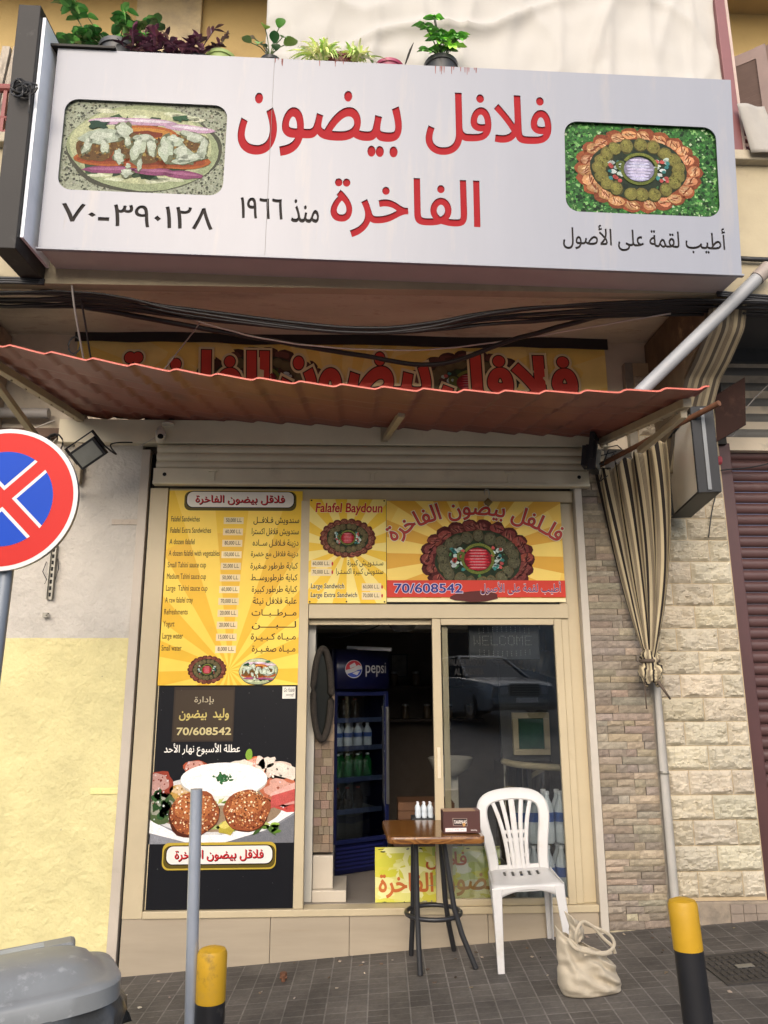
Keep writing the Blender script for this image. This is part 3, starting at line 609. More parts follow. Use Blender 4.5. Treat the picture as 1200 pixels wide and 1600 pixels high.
# ---------------------------------------------------------------- shop front
def glass_mat():
    m = bpy.data.materials.new('window_glass'); m.use_nodes = True; t = m.node_tree; N = t.nodes; K = t.links
    N.remove(N['Principled BSDF']); out = N['Material Output']
    tr = N.new('ShaderNodeBsdfTransparent'); tr.inputs[0].default_value = (.86, .88, .88, 1); gl = N.new('ShaderNodeBsdfGlossy'); gl.inputs['Roughness'].default_value = .0
    gl.inputs['Color'].default_value = (1, 1, 1, 1)
    fr = N.new('ShaderNodeFresnel'); fr.inputs['IOR'].default_value = 1.68; mx = N.new('ShaderNodeMixShader')
    K.new(fr.outputs[0], mx.inputs[0]); K.new(tr.outputs[0], mx.inputs[1]); K.new(gl.outputs[0], mx.inputs[2]); K.new(mx.outputs[0], out.inputs[0]); return m
m_glass = glass_mat(); MATS['window_glass'] = m_glass
SF = thing('glazed_shopfront', 'cream aluminium shop front with sliding glass doors under the roller shutter', 'shopfront', (0, 0, .3))
def fr(name, x0, x1, z0, z1, y0=-.02, y1=.05, parent=SF, bv=.004): return MB().box(x0, x1, y0, y1, z0, z1).build(name, m_cream, parent, bevel=bv)
fr('jamb', -1.37, -1.252, .3, 2.95, -.03, .04)
fr('mullion', -.358, -.298, .342, 2.868, -.03, .05)
fr('head_rail', -1.25, 1.502, 2.871, 2.952, -.012)
fr('sill', -1.25, 1.502, .3, .34, -.035, .08)
fr('transom', -.296, 1.418, 2.078, 2.17, -.028, .05)
fr('jamb', 1.42, 1.502, .342, 2.868, .01, .06)
fr('jamb_cover', 1.372, 1.418, .342, 2.868, -.008, .05)
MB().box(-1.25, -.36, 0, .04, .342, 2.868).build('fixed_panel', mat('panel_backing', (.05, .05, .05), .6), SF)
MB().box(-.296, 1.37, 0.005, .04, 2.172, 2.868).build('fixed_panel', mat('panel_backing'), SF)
D = MB().box(.512, .568, -.018, .02, .342, 2.076)
D.box(.57, 1.32, -.018, .02, 2.036, 2.076).box(.57, 1.32, -.018, .02, .342, .378).box(1.322, 1.37, -.018, .02, .342, 2.076)
dr = D.build('sliding_door', m_cream, SF, bevel=.003)
MB().box(.57, 1.32, -.001, .005, .379, 2.035).build('glass', m_glass, dr)
pl = MB().box(.53, .551, -.026, -.0181, 1.08, 1.265).box(.5335, .5475, -.029, -.0262, 1.1, 1.16).box(.5335, .5475, -.03, -.0262, 1.2, 1.245)
pl.build('pull_handle', mat('cream_plastic', L('#d9cbb0'), .35), dr, bevel=.002)
# opened leaf behind the fixed one
D = MB().box(.58, .62, .03, .05, .35, 2.07); D.build('rear_leaf_stile', m_cream, SF, bevel=.003)
MB().box(-.296, .512, .028, .06, 2.04, 2.076).build('track', m_cream, SF, bevel=.003)
# roller shutter pulled up over the front
m_shut = mat('shade_lifted_cream', L('#d6cdb2'), .5, var=.1, vscale=3, bump=.08, bscale=30, dirt=[((.3, .24, .15), .35, 5, .6), ((.12, .1, .08), .6, 16, .66)])  # same cream as the frames, lightened to offset the shade under the awning
RS = thing('roller_shutter', 'cream roller shutter pulled up above the menu boards, ending in a drilled bottom bar', 'roller shutter', (0, -.05, 2.95))
mb = MB(); z = 3.078
for k in range(3): mb.grid(lambda u, v, z=z: (-1.335+2.93*u, -.055-.013*math.sin(v*3.14159)**.6, z+.056*v), 1, 8); z += .0565
mb.box(-1.335, 1.595, -.04, -.02, 3.078, 3.25)
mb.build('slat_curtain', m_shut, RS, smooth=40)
mb = MB().box(-1.345, 1.6, -.085, -.03, 2.985, 3.074).box(-1.345, 1.6, -.095, -.03, 2.962, 2.984)
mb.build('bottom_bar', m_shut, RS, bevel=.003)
hol = mat('black_gap')
for x in (-1.27, 1.53):
    MB().lathe([(.013, 0), (.013, .002)], 14, (x, -.0852, 3.03), m=Matrix.Rotation(R(90), 3, 'X')).build('bolt_hole', hol, RS)
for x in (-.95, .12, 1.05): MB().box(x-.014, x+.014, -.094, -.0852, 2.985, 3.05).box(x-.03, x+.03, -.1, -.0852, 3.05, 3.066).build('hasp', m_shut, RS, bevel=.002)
tn = thing('padlock', 'small brass padlock hanging from the shutter bar above the wide falafel sign', 'padlock', (.895, -.1, 2.82))
MB().obox((.895, -.105, 2.845), (.045, .02, .042), Matrix.Rotation(R(42), 3, 'Y')).build('lock_body', mat('old_brass', L('#75623c'), .4, .8, var=.2), tn, bevel=.003)
MB().tube([(.9, -.105, 2.87), (.905, -.105, 2.905), (.9, -.105, 2.93), (.882, -.105, 2.935), (.872, -.105, 2.92), (.875, -.105, 2.9)], .0045, 8).build('shackle', mat('steel', (.4, .39, .37), .3, .9), tn, smooth=True)

m_photo = mat('printed_photo', attr=True, rough=.5, var=.22, vscale=34, bscale=75, fine=.35, spec=.12)
m_print = mat('printed_sheet', attr=True, rough=.45, var=.06, vscale=4, spec=.2, dirt=(L('#a08a5a'), .12, 7, .62))
m_gloss = mat('printed_vinyl', attr=True, rough=.35, var=.04, vscale=4, spec=.2)
YEL, YEL2, YEL3, ORG = L('#e8bf3a'), L('#f0cc55'), L('#eed87e'), L('#d99a35')
RED, DRED, BLK, WHT, NAVY = L('#b8262c'), L('#7d171d'), L('#17130f'), L('#e8e3d8'), L('#2b2f78')
SHOP = 'فلافل بيضون الفاخرة'
def name_plate(P, x0, x1, z0, z1, lay, t='فلاقل بيضون الفاخرة'):
    h = z1-z0; w = x1-x0
    P.rrect(x0-.012, x1+.012, z0-.018, z1-.002, h*.35, L('#55491c'), lay); P.rrect(x0, x1, z0, z1, h*.38, BLK, lay+1); P.rrect(x0+.006, x1-.006, z0+.006, z1-.006, h*.34, L('#dcd6cc'), lay+2)
    P.text(t, x0+w*.085+.004, x1-w*.095+.004, z0+h*.2-.004, z1-h*.24-.004, L('#3a1010'), lay+3, bold=.02); P.text(t, x0+w*.085, x1-w*.095, z0+h*.2, z1-h*.24, RED, lay+4, bold=.012)
# yellow menu board
mx0, mx1, mz0, mz1 = -1.245, -.352, 1.655, 2.935
P = Paint(onwall(-.024), (mx0, mx1, mz0, mz1)); P.board(mx0, mx1, mz0, mz1, .008, YEL)
P.rays(-.8, 1.75, 1.6, 15, YEL2, 1, .3); P.rays(-.8, 1.75, .9, 15, mixc(YEL, ORG, .35), 2, .8)
name_plate(P, -1.13, -.405, 2.815, 2.932, 3)
rows = [('Falafel Sandwiches', '50,000 L.L.', 'سندويش فـلافــل', .2, .33), ('Falafel Extra Sandwiches', '60,000 L.L.', 'سندويش فلافل اكسترا', .285, .34), ('A dozen falafel', '80,000 L.L.', 'دزينة فـلافـل ســاده', .175, .33),
        ('A dozen falafel with vegetables', '150,000 L.L.', 'دزينة فلافل مع خضرة', .355, .34), ('Small Tahini sauce cup', '25,000 L.L.', 'كباية طرطور صغيرة', .265, .34), ('Medium Tahini sauce cup', '50,000 L.L.', 'كباية طرطوروســط', .27, .335),
        ('Large  Tahini sauce cup', '60,000 L.L.', 'كباية طرطور كبيرة', .285, .325), ('A raw falafel tray', '70,000 L.L.', 'علبة فلافل نيئة', .19, .315), ('Refreshments', '20,000 L.L.', 'مــرطــبــات', .16, .32), ('Yogurt', '20,000 L.L.', 'لــــبــــن', .075, .315),
        ('Large water', '15,000 L.L.', 'مـيـاه كـبـيـرة', .14, .32), ('Small water', '8,000 L.L.', 'مـيـاه صغـيـرة', .135, .31)]
for i, (en, pr, ar, we, wa) in enumerate(rows):
    zc = 2.735-i*.0772; k = -.012*i/11
    desc = .012 if any(c in en for c in 'gpyq') else 0
    P.text(en, -1.222+k, -1.222+k+we*.94, zc-.014-desc, zc+.022, L('#2a2417'), 4, bold=.006)
    px = -.87+k*1.5
    P.rect(px-.004, px+.128, zc-.029, zc+.017, jit(L('#e4cfa0'), .08), 3); P.text(pr, px+.012, px+.116, zc-.02, zc+.009, L('#3b2a20'), 4, bold=.012)
    P.text(ar, -.372-wa*.92, -.372+k*.5, zc-.034, zc+.02, L('#1d1810'), 4, bold=.012)
o = P.build('menu_board', m_print); P = Paint(onwall(-.0255), (mx0, mx1, mz0, mz1)); food_tray(P, -.938, 1.752, .118, .086, 0, fine=False); food_wrap(P, -.612, 1.742, .122, .082, 0, fine=False); P.build('food_picture', m_photo, o); tag(o, 'yellow menu board listing falafel prices in English and Arabic, left of the door', 'menu board')
# black poster with the plate photograph
bx0, bx1, bz0, bz1 = -1.243, -.362, .345, 1.652
P = Paint(onwall(-.012), (bx0, bx1, bz0, bz1)); 
pz0, pz1 = .712, 1.2
zz = lambda f: pz0+(pz1-pz0)*f; xx = lambda f: bx0+(bx1-bx0)*f
P.poly([(bx0, pz0), (bx1, pz0), (bx1, zz(.5)), (xx(.6), zz(.22)), (bx0, zz(.3))], L('#85868a'), 1)
P.poly([(xx(.5), pz0), (bx1, pz0), (bx1, zz(.33)), (xx(.85), zz(.18))], L('#6d6e72'), 2)
P.ell(xx(.45), zz(.46), .43, .175, L('#c9c7c4'), 3, 40); 
P.poly([(xx(-.02), zz(.14)), (xx(.25), zz(.02)), (xx(.5), zz(.0)), (xx(.8), zz(.15)), (xx(1.02), zz(.38)), (xx(1.02), zz(.48)), (xx(.8), zz(.27)), (xx(.5), zz(.1)), (xx(.2), zz(.11)), (xx(-.02), zz(.3))], L('#e6e4e0'), 4)
P.ell(xx(.47), zz(.42), .39, .14, L('#8f7a62'), 5, 30)
for x, z, rx, rz, c in ((.05, .7, .09, .085, '#8c3a2a'), (.0, .55, .08, .06, '#7a3226'), (.3, .9, .085, .05, '#a64e33'), (.9, .62, .13, .09, '#b56548'), (.72, .9, .07, .075, '#c9663a'), (.97, .5, .12, .07, '#b5473f'), (.88, .86, .09, .06, '#cdb8a8'), (.08, .42, .1, .09, '#4a5a36'), (.22, .62, .09, .045, '#b9924a')):
    P.ell(xx(x), zz(z), rx, rz, L(c), 6, 18, .12); P.ell(xx(x-.01), zz(z+.03), rx*.7, rz*.6, mixc(L(c), (1, .9, .8), .25), 7, 14, .2)
    P.speck(xx(x)-rx*.7, xx(x)+rx*.7, zz(z)-rz*.7, zz(z)+rz*.7, 14, .007, [mixc(L(c), (1, 1, 1), .5), mul(L(c), .6)], 8)
for k in range(16): P.ell(xx(random.uniform(.02, .16)), zz(random.uniform(.3, .6)), .026, .02, jit(L('#33502c'), .4), 9, 8, .5, rot=random.uniform(0, 3))
for x, z, rx, rz, r in ((.8, .97, .05, .03, .3), (.93, .86, .1, .05, -.3), (.75, .93, .03, .06, .2), (.62, .93, .07, .035, 0)): P.ell(xx(x), zz(z), rx, rz, L('#d9cdbd'), 9, 14, .2, rot=r)
P.ell(xx(.67), zz(1.06), .022, .035, L('#7da03a'), 10, 12, .2)
P.ell(xx(.5), zz(.74), .268, .098, L('#b7b2a8'), 11, 36); P.ell(xx(.5), zz(.765), .268, .098, L('#efece4'), 12, 36); P.poly([(xx(.21), zz(.74)), (xx(.79), zz(.74)), (xx(.66), zz(.45)), (xx(.35), zz(.45))], L('#dedad0'), 11.5)
P.ell(xx(.5), zz(.79), .235, .07, L('#f4f0e6'), 13, 30)
for k in range(36): P.ell(xx(.5+random.gauss(0, .035)), zz(.78+random.gauss(0, .022)), .014, .007, jit(L('#2f5f33'), .35), 14+k*.02, 6, .5, rot=random.uniform(0, 3))
for k in range(46): P.ell(xx(random.uniform(.34, .9)), zz(random.choice((random.uniform(.14, .24), random.uniform(.42, .52)))), random.uniform(.018, .04), .012, jit(L(random.choice(('#5b7a2e', '#86a047', '#3e5a28', '#a8b26a'))), .25), 14, 8, .5, rot=random.uniform(-.8, .8))
P.ell(xx(.55), zz(.2), .07, .04, L('#a99a3c'), 16, 12, .3, rot=.2); P.ell(xx(.54), zz(.23), .05, .02, L('#cbbd62'), 16.5, 10, .3, rot=.2)
P.poly([(xx(.82), zz(.4)), (xx(1.0), zz(.5)), (xx(1.0), zz(.68)), (xx(.84), zz(.56))], L('#b7524c'), 15); P.poly([(xx(.82), zz(.55)), (xx(1.0), zz(.64)), (xx(1.0), zz(.72)), (xx(.84), zz(.6))], L('#d9a79a'), 15.5)
for bxc, bzc, br, bs in ((.3, .36, .152, 1), (.67, .4, .138, .9)):
    cx, cz = xx(bxc), zz(bzc); base = L('#8a4a2c')
    P.ell(cx, cz-.012, br*1.02, br*.86, L('#4a2215'), 17, 26, .06); P.ell(cx, cz, br, br*.84, base, 18, 28, .07)
    P.ell(cx-br*.05, cz+br*.2, br*.75, br*.52, L('#a8643a'), 18.5, 22, .12)
    inn = lambda x, z, cx=cx, cz=cz, br=br: ((x-cx)/br)**2+((z-cz)/(br*.84))**2 < .95
    P.speck(cx-br, cx+br, cz-br, cz+br, 620, .0055, [L('#6e3520'), L('#b97546'), L('#8f4f30'), L('#542616'), L('#c98d58')], 19, inn)
    P.speck(cx-br, cx+br, cz-br*.6, cz+br, 90, .0062, [L('#e3c59a'), L('#efdcb8')], 22, inn)
PIC = P; P = Paint(onwall(-.012), (bx0, bx1, bz0, bz1)); P.board(bx0, bx1, bz0, bz1, .006, L('#15161a'))
P.rect(-1.14, -.757, 1.31, 1.645, L('#3a3027'), 2)
P.rect(-1.13, -.765, 1.32, 1.625, L('#43382c'), 3)
P.text('بإدارة', -1.01, -.888, 1.535, 1.585, L('#b9ad8f'), 5, bold=.006); P.text('وليد  بيضون', -1.1, -.79, 1.438, 1.51, L('#c2b068'), 5, bold=.02)
P.text('70/608542', -1.11, -.772, 1.35, 1.395, L('#c7b985'), 5, bold=.02)
P.text('عطلة الأسبوع نهار الأحد', -1.182, -.71, 1.222, 1.3, WHT, 5, bold=.012)
P.speck(bx0, bx1, bz0, 1.65, 60, .0022, [L('#6a6a6a'), L('#8a8a86')], 5)
P.rrect(-1.155, -.468, .565, .72, .04, L('#b39a3a'), 24); name_plate(P, -1.135, -.485, .592, .705, 25)
P.rect(bx0, bx0+.005, bz0, bz1, L('#c9b893'), 1)
o = P.build('poster', m_gloss); PIC.build('food_picture', mat('poster_photo', attr=True, rough=.35, var=.14, vscale=30, bscale=80, fine=.22, spec=.2), o); tag(o, 'black poster with a plate of falafel balls and sauce, under the yellow menu board', 'poster')
P = Paint(onwall(-.0145)); P.board(-.455, -.372, 1.57, 1.645, .001, L('#dcd8cc'))
P.text('Go Falafel', -.448, -.38, 1.612, 1.637, BLK, 1, shear=.25); P.text('yourself', -.434, -.385, 1.583, 1.603, BLK, 1, shear=.25); P.poly([(-.43, 1.577), (-.385, 1.583), (-.384, 1.585)], BLK, 1)
o = P.build('sticker', m_print); tag(o, 'small white sticker with black handwriting at the top corner of the black poster', 'sticker')
# small yellow price board
sx0, sx1, sz0, sz1 = -.302, .212, 2.175, 2.878
P = Paint(onwall(-.036), (sx0, sx1, sz0, sz1)); P.board(sx0, sx1, sz0, sz1, .006, YEL); P.rays(-.05, 2.55, .8, 13, YEL3, 1)
P.text('Falafel Baydoun', -.262, .183, 2.765, 2.852, L('#e9d9a0'), 3, bold=.035, shear=.08); P.text('Falafel Baydoun', -.262, .183, 2.768, 2.85, RED, 4, bold=.022, shear=.08)
F_ = Paint(onwall(-.0375), (sx0, sx1, sz0, sz1)); food_tray(F_, -.045, 2.61, .18, .128, 0, fine=True)
for z, pr, ar in ((2.437, '60,000 L.L.', 'سـنـدويـش كبيرة'), (2.38, '70,000 L.L.', 'سندويش كبيرة اكسـتـرا')):
    P.rect(-.285, -.15, z-.024, z+.024, L('#e2cfa2'), 3); P.text(pr, -.275, -.165, z-.014, z+.014, L('#3b2a20'), 4, bold=.01); P.ell(-.145, z, .006, .014, RED, 4, 8)
    P.text(ar, -.045 if z > 2.4 else -.12, .192, z-.022, z+.026, L('#1d1810'), 4, bold=.01)
for z, en, pr in ((2.283, 'Large Sandwich', '60,000 L.L.'), (2.225, 'Large Extra Sandwich', '70,000 L.L.')):
    x1 = -.065 if z > 2.25 else .02
    P.text(en, -.287, x1, z-.024, z+.024, L('#e8dcae'), 3, bold=.04, shear=.05); P.text(en, -.285, x1-.002, z-.02, z+.022, BLK, 4, bold=.012, shear=.05)
    P.rect(.05, .178, z-.026, z+.024, L('#e2cfa2'), 3); P.text(pr, .058, .165, z-.014, z+.014, L('#3b2a20'), 4, bold=.01); P.ell(.184, z, .006, .013, RED, 4, 8)
for x, z in ((-.29, 2.868), (.2, 2.868), (-.29, 2.185), (.2, 2.185), (-.05, 2.186)): P.ell(x, z, .006, .006, L('#4a3a1a'), 5, 8)
o = P.build('price_board', m_print); F_.build('food_picture', m_photo, o); tag(o, 'small yellow sheet with red English heading and sandwich prices, above the open doorway', 'price board')
# wide yellow sign
wx0, wx1, wz0, wz1 = .216, 1.405, 2.185, 2.87
P = Paint(onwall(-.03), (wx0, wx1, wz0, wz1)); P.board(wx0, wx1, wz0, wz1, .006, L('#dba63c')); P.rays(.8, 2.5, 1.0, 17, L('#ecc45a'), 1, .2); P.rays(.8, 2.5, .6, 17, L('#efd06c'), 2, .2)
P.rect(wx0, wx1, wz0, 2.21, L('#e8dcae'), 3)
F_ = Paint(onwall(-.031), (wx0, wx1, wz0, wz1)); food_tray(F_, .825, 2.47, .37, .262, 0, bread=(L('#7a3a33'), L('#4a1d1c'), L('#955a4e')), ball=L('#4c4a36'))
P.rect(wx0, wx1, 2.215, 2.328, L('#c4392a'), 28); P.ell(.8, 2.22, .16, .035, L('#54201c'), 29, 18, .1)
P.text('70/608542', .265, .715, 2.243, 2.307, L('#cfc7d6'), 30, bold=.05); P.text('70/608542', .265, .715, 2.245, 2.305, NAVY, 31, bold=.02)
P.text('أطيب لقمة على الأصول', .835, 1.375, 2.232, 2.322, L('#d9b9b0'), 30, bold=.03); P.text('أطيب لقمة على الأصول', .835, 1.375, 2.235, 2.32, L('#3a2f6b'), 31, bold=.004)
def arc(x, z):
    a = (x-.815)/.78; rr = .86+(z-2.7); return .815+rr*math.sin(a*.87), 2.7-.79+rr*math.cos(a*.87)*1.0-.03
P.text('فلـلفل بيضون الفاخرة', .22, 1.41, 2.70, 2.845, L('#e8dfc0'), 33, bold=.05, warp=arc); P.text('فلـلفل بيضون الفاخرة', .22, 1.41, 2.70, 2.845, L('#3a0d0d'), 34, bold=.022, warp=arc); P.text('فلـلفل بيضون الفاخرة', .22, 1.41, 2.70, 2.845, L('#b03028'), 35, bold=.008, warp=arc)
o = P.build('shop_sign', m_print); F_.build('food_picture', m_photo, o); tag(o, 'wide orange sign with a big falafel tray under arched red Arabic, above the sliding glass', 'sign')

# old banner on the wall over the awning
nx0, nx1, nz0, nz1 = -1.965, 1.81, 3.515, 4.055
def sag(x, z, w): return (x, .022-w-.01*noise.noise(Vector((x*2, z*3, 0))), z-.018*(x+1.96)/3.8+.0*x)
P = Paint(sag, (nx0, nx1, nz0, nz1), step=.0005)
P.mb.grid(lambda u, v: sag(nx0+(nx1-nx0)*u, nz0+(nz1-nz0)*v, 0), 40, 8, col=L('#fbd974'))
P.clip = (nx0, nx1, nz0, nz1-.02*0)
P.rays(-.1, 3.3, 2.4, 26, L('#fbe08a'), 6, .2); 
for cx in (-.72, .78): food_tray(P, cx+.05, 3.76, .44, .24, 8, fine=False, bread=(L('#6b4038'), L('#4a2a24'), L('#86604e')))
BT = [('الفاخرة', -1.63, -.62), ('بيضون', -.52, .52), ('فلافل', .62, 1.57)]
def rough_banner(t, x0, x1, lay):
    for bold, col, k in ((.1, L('#ead9a8'), 0), (.062, L('#1d0d0b'), 1), (.045, L('#d4463a'), 2)): P.text(t, x0, x1, 3.53 if 'ن' not in t else 3.525, 3.955, col, lay+k*1.5, bold=bold)
for t, a, b in BT: rough_banner(t, a, b, 34)
o = P.build('banner', mat('banner_vinyl', attr=True, rough=.5, var=.12, vscale=3, bump=.25, bscale=5, dirt=(L('#6b5526'), .25, 3, .58))); tag(o, 'old yellow banner with big red Arabic lettering, half hidden behind the red awning', 'banner')
mb = MB().grid(lambda u, v: (-1.97+3.79*u, -.02-.02*math.sin(u*9)**2, 4.05+.035*math.sin(u*3)*0-.018*u+(-.035+.11*v)*(1-.25*u)+.012*noise.noise(Vector((u*14, v, 0)))), 60, 2)
o = mb.build('banner_roll', mat('black_cloth', (.02, .019, .018), .8, var=.2), solid=.01); tag(o, 'dark rolled strip of cloth along the top of the old yellow banner', 'cloth strip')

# ---------------------------------------------------------------- the big light box
U = Vector((.9998, 0, -.0222)); Vv = Vector((.0222, -.0667, .9975)).normalized(); U = (U-Vv*U.dot(Vv)).normalized(); Yv = Vv.cross(U)
BW_M = Matrix((U, Yv, Vv)).transposed().to_4x4(); BW_M.translation = (-1.705, -1.3, 3.948)
BS = thing('light_box_sign', 'large white light box sign with cut out red Arabic letters, hung on the balcony', 'sign', mtx=BW_M)
W, H = 3.842, 1.2
def BW(x, y, z): return BW_M @ Vector((x, y, z))
cv, ce, ct = [], [], []          # outline points, outline edges, covered triangles
def add_cut(pts, tris):
    n = len(cv); cv.extend(pts); E = {}
    for f in tris:
        for i in range(len(f)): k = tuple(sorted((f[i-1], f[i]))); E[k] = E.get(k, 0)+1
        for i in range(1, len(f)-1): ct.append((*pts[f[0]], *pts[f[i]], *pts[f[i+1]]))
    ce.extend((n+a, n+b) for (a, b), c in E.items() if c == 1)
def cut_text(t, x0, x1, z0, z1, bold):
    vs, fs, (a, b, c, d) = text2d(t, bold, res=3); key = {}; idx = []; P2 = []
    for v in vs:
        k = (round(v.x, 4), round(v.y, 4))
        if k not in key: key[k] = len(P2); P2.append((x0+(v.x-a)/(b-a)*(x1-x0), z0+(v.y-c)/(d-c)*(z1-z0)))
        idx.append(key[k])
    T = [g_ for g_ in (tuple(dict.fromkeys(idx[i] for i in f)) for f in fs) if len(g_) > 2]
    add_cut(P2, T)
def cut_rr(x0, x1, z0, z1, r):
    Q = []
    for cx, cz, a in ((x1-r, z1-r, 0), (x0+r, z1-r, 90), (x0+r, z0+r, 180), (x1-r, z0+r, 270)):
        for k in range(7): t = R(a+15*k); Q.append((cx+r*math.cos(t), cz+r*math.sin(t)))
    add_cut(Q, [tuple(range(len(Q)))])
LETTERS = [('فلافل', 2.082, 2.785, .652, 1.03, .018), ('بيضون', 1.034, 1.936, .605, 1.008, .018), ('الفاخرة', 1.563, 2.382, .135, .491, .016),
           ('منذ', 1.345, 1.495, .205, .338, .014), ('١٩٦٦', 1.067, 1.297, .217, .338, .014), ('٧٠', .106, .29, .155, .262, .008), ('-', .308, .36, .17, .185, .02), ('٣٩٠١٢٨', .385, .922, .138, .266, .008), ('أطيب لقمة على الأصول', 2.846, 3.759, .11, .268, .012)]
for a in LETTERS: cut_text(*a)
PH = [(.07, .965, .342, .89, .075), (2.865, 3.738, .335, .89, .075)]
for a in PH: cut_rr(*a)
m_acp = mat('white_panel', L('#7d8089'), .28, var=.03, vscale=1.5, spec=.5, dirt=[(L('#9a9288'), .35, 1.2, .55), (L('#6a635c'), .35, 2.5, .64)], stretch=(5, 1, .7))
rect = [(0, 0), (W, 0), (W, H), (0, H)]; n0 = len(cv)
ov, oe, of, *_ = delaunay_2d_cdt([Vector(q) for q in cv+rect], ce+[(n0+i, n0+(i+1) % 4) for i in range(4)], [], 0, 1e-5)
T = np.array(ct); keep = []
for f in of:
    x = sum(ov[i][0] for i in f)/len(f); z = sum(ov[i][1] for i in f)/len(f)
    d1 = (T[:, 2]-T[:, 0])*(z-T[:, 1])-(T[:, 3]-T[:, 1])*(x-T[:, 0]); d2 = (T[:, 4]-T[:, 2])*(z-T[:, 3])-(T[:, 5]-T[:, 3])*(x-T[:, 2]); d3 = (T[:, 0]-T[:, 4])*(z-T[:, 5])-(T[:, 1]-T[:, 5])*(x-T[:, 4])
    if not (((d1 >= 0) & (d2 >= 0) & (d3 >= 0)) | ((d1 <= 0) & (d2 <= 0) & (d3 <= 0))).any(): keep.append(tuple(f))
E = {}
for f in keep:
    for i in range(len(f)): E.setdefault(tuple(sorted((f[i-1], f[i]))), []).append((f[i-1], f[i]))
nv_ = len(ov); F = keep+[tuple(nv_+i for i in reversed(f)) for f in keep]+[(es[0][1], es[0][0], nv_+es[0][0], nv_+es[0][1]) for es in E.values() if len(es) == 1]
fm = MB(); fm.add([(q[0], 0, q[1]) for q in ov]+[(q[0], .005, q[1]) for q in ov], F); fm.build('front_panel', m_acp, BS, local=True)
mred = mat('red_acrylic', L('#8b1a20'), .6, var=.05, spec=.1)
mblk = mat('dark_acrylic', L('#2a2624'), .6, var=.1, spec=.1)
for x0, x1, z0, z1 in ((1.0, 2.82, .58, 1.06), (1.52, 2.42, .1, .52)):
    MB().box(x0, x1, .007, .012, z0, z1).build('red_lettering', mred, BS, local=True)
for x0, x1, z0, z1 in ((1.03, 1.515, .18, .36), (.08, .95, .11, .3), (2.82, 3.79, .08, .3)):
    MB().box(x0, x1, .007, .012, z0, z1).build('dark_lettering', mblk, BS, local=True)
mb = MB().box(0.002, W-.002, .02, .34, -.0, .012).box(0.002, W-.002, .02, .34, H-.012, H)
mb.box(0.002, .014, .02, .34, .013, H-.013).box(W-.014, W-.002, .02, .34, .013, H-.013).box(.02, W-.02, .33, .338, .013, H-.013)
mb.build('casing', mat('casing_metal', L('#aaa6a4'), .45, var=.08, dirt=((.2, .18, .16), .4, 2, .6)), BS, local=True)
MB().box(-.012, W+.012, -.006, .02, -.012, -.001).build('lower_edge', mat('white_panel'), BS, local=True, bevel=.002)
mp = lambda x, z, w: (x, .0185-w, z)
MB().box(1.2105, 1.2125, -.0012, -.0002, .002, H-.002).build('panel_seam', mat('seam', L('#6d6b6a'), .6), BS, local=True)
x0, x1, z0, z1, _ = PH[0]
P = Paint(mp, (x0-.02, x1+.02, z0-.02, z1+.02), gain=.5); P.board(x0-.02, x1+.02, z0-.02, z1+.02, .004, L('#7d8270'))
P.speck(x0, x1, z0, z1, 2600, .0075, [L('#9ea38f'), L('#5c6052'), L('#b9bca6'), L('#474b40'), L('#8a8f78')], 1)
food_wrap(P, (x0+x1)/2-.01, (z0+z1)/2+.005, .415, .255, 5); P.build('photo_panel', m_photo, BS, local=True)
x0, x1, z0, z1, _ = PH[1]
P = Paint(mp, (x0-.02, x1+.02, z0-.02, z1+.02), gain=.6); P.board(x0-.02, x1+.02, z0-.02, z1+.02, .004, L('#274d24'))
P.speck(x0, x1, z0, z1, 2600, .011, [L('#2f6a2c'), L('#1d3f1e'), L('#4c8a3e'), L('#7fb06a'), L('#16301a'), L('#3d7a38')], 1)
P.speck(x0, x1, z0, z1, 120, .007, [L('#c2d8b0')], 3)
food_tray(P, 3.29, .615, .35, .25, 6, bread=(L('#c08a5e'), L('#8a4a2c'), L('#dcb890')), ball=L('#6f6b35'), mid=L('#b9b4d2')); P.build('photo_panel', m_photo, BS, local=True)
# dark end cap on the left, with its pale return and a flat lid piece
m_dk = mat('dark_sheet', L('#2b2927'), .5, spec=.2, var=.1, dirt=((.2, .19, .18), .3, 4, .6))
mb = MB().box(-.175, -.055, -.13, .36, -.08, 1.35)
mb.build('end_cap', m_dk, BS, local=True, bevel=.004)
MB().box(-.052, -.035, -.1, .3, .0, 1.3).build('end_return', mat('white_return', L('#f0f4f8'), .3), BS, local=True)
MB().obox((.14, .1, 1.225), (.36, .24, .012), Matrix.Rotation(R(8), 3, 'X')).build('lid_flap', m_dk, BS, local=True)
cc = thing('cable_coil', 'small black coil of cable tied to the dark end of the light box sign', 'cable', BW(-.11, -.14, .83))
mb = MB()
for k in range(5): mb.tube([BW(-.11+(.03+.013*((k*7) % 4))*math.cos(t*.52+k)+.01*((k*3) % 4), -.15-.007*k+.01*math.sin(t+k), .83+(.05-.009*((k*5) % 4))*math.sin(t*.52+k)-.008*k) for t in range(12)], .006, 6, closed=True)
mb.build('coil', mat('black_cable', (.015, .015, .016), .5), cc)
MB().tube([BW(-.08, -.15, .86), BW(-.05, -.16, .8), BW(-.045, -.16, .72), BW(-.05, -.15, .68)], .005, 6).build('plug_lead', mat('black_cable'), cc)
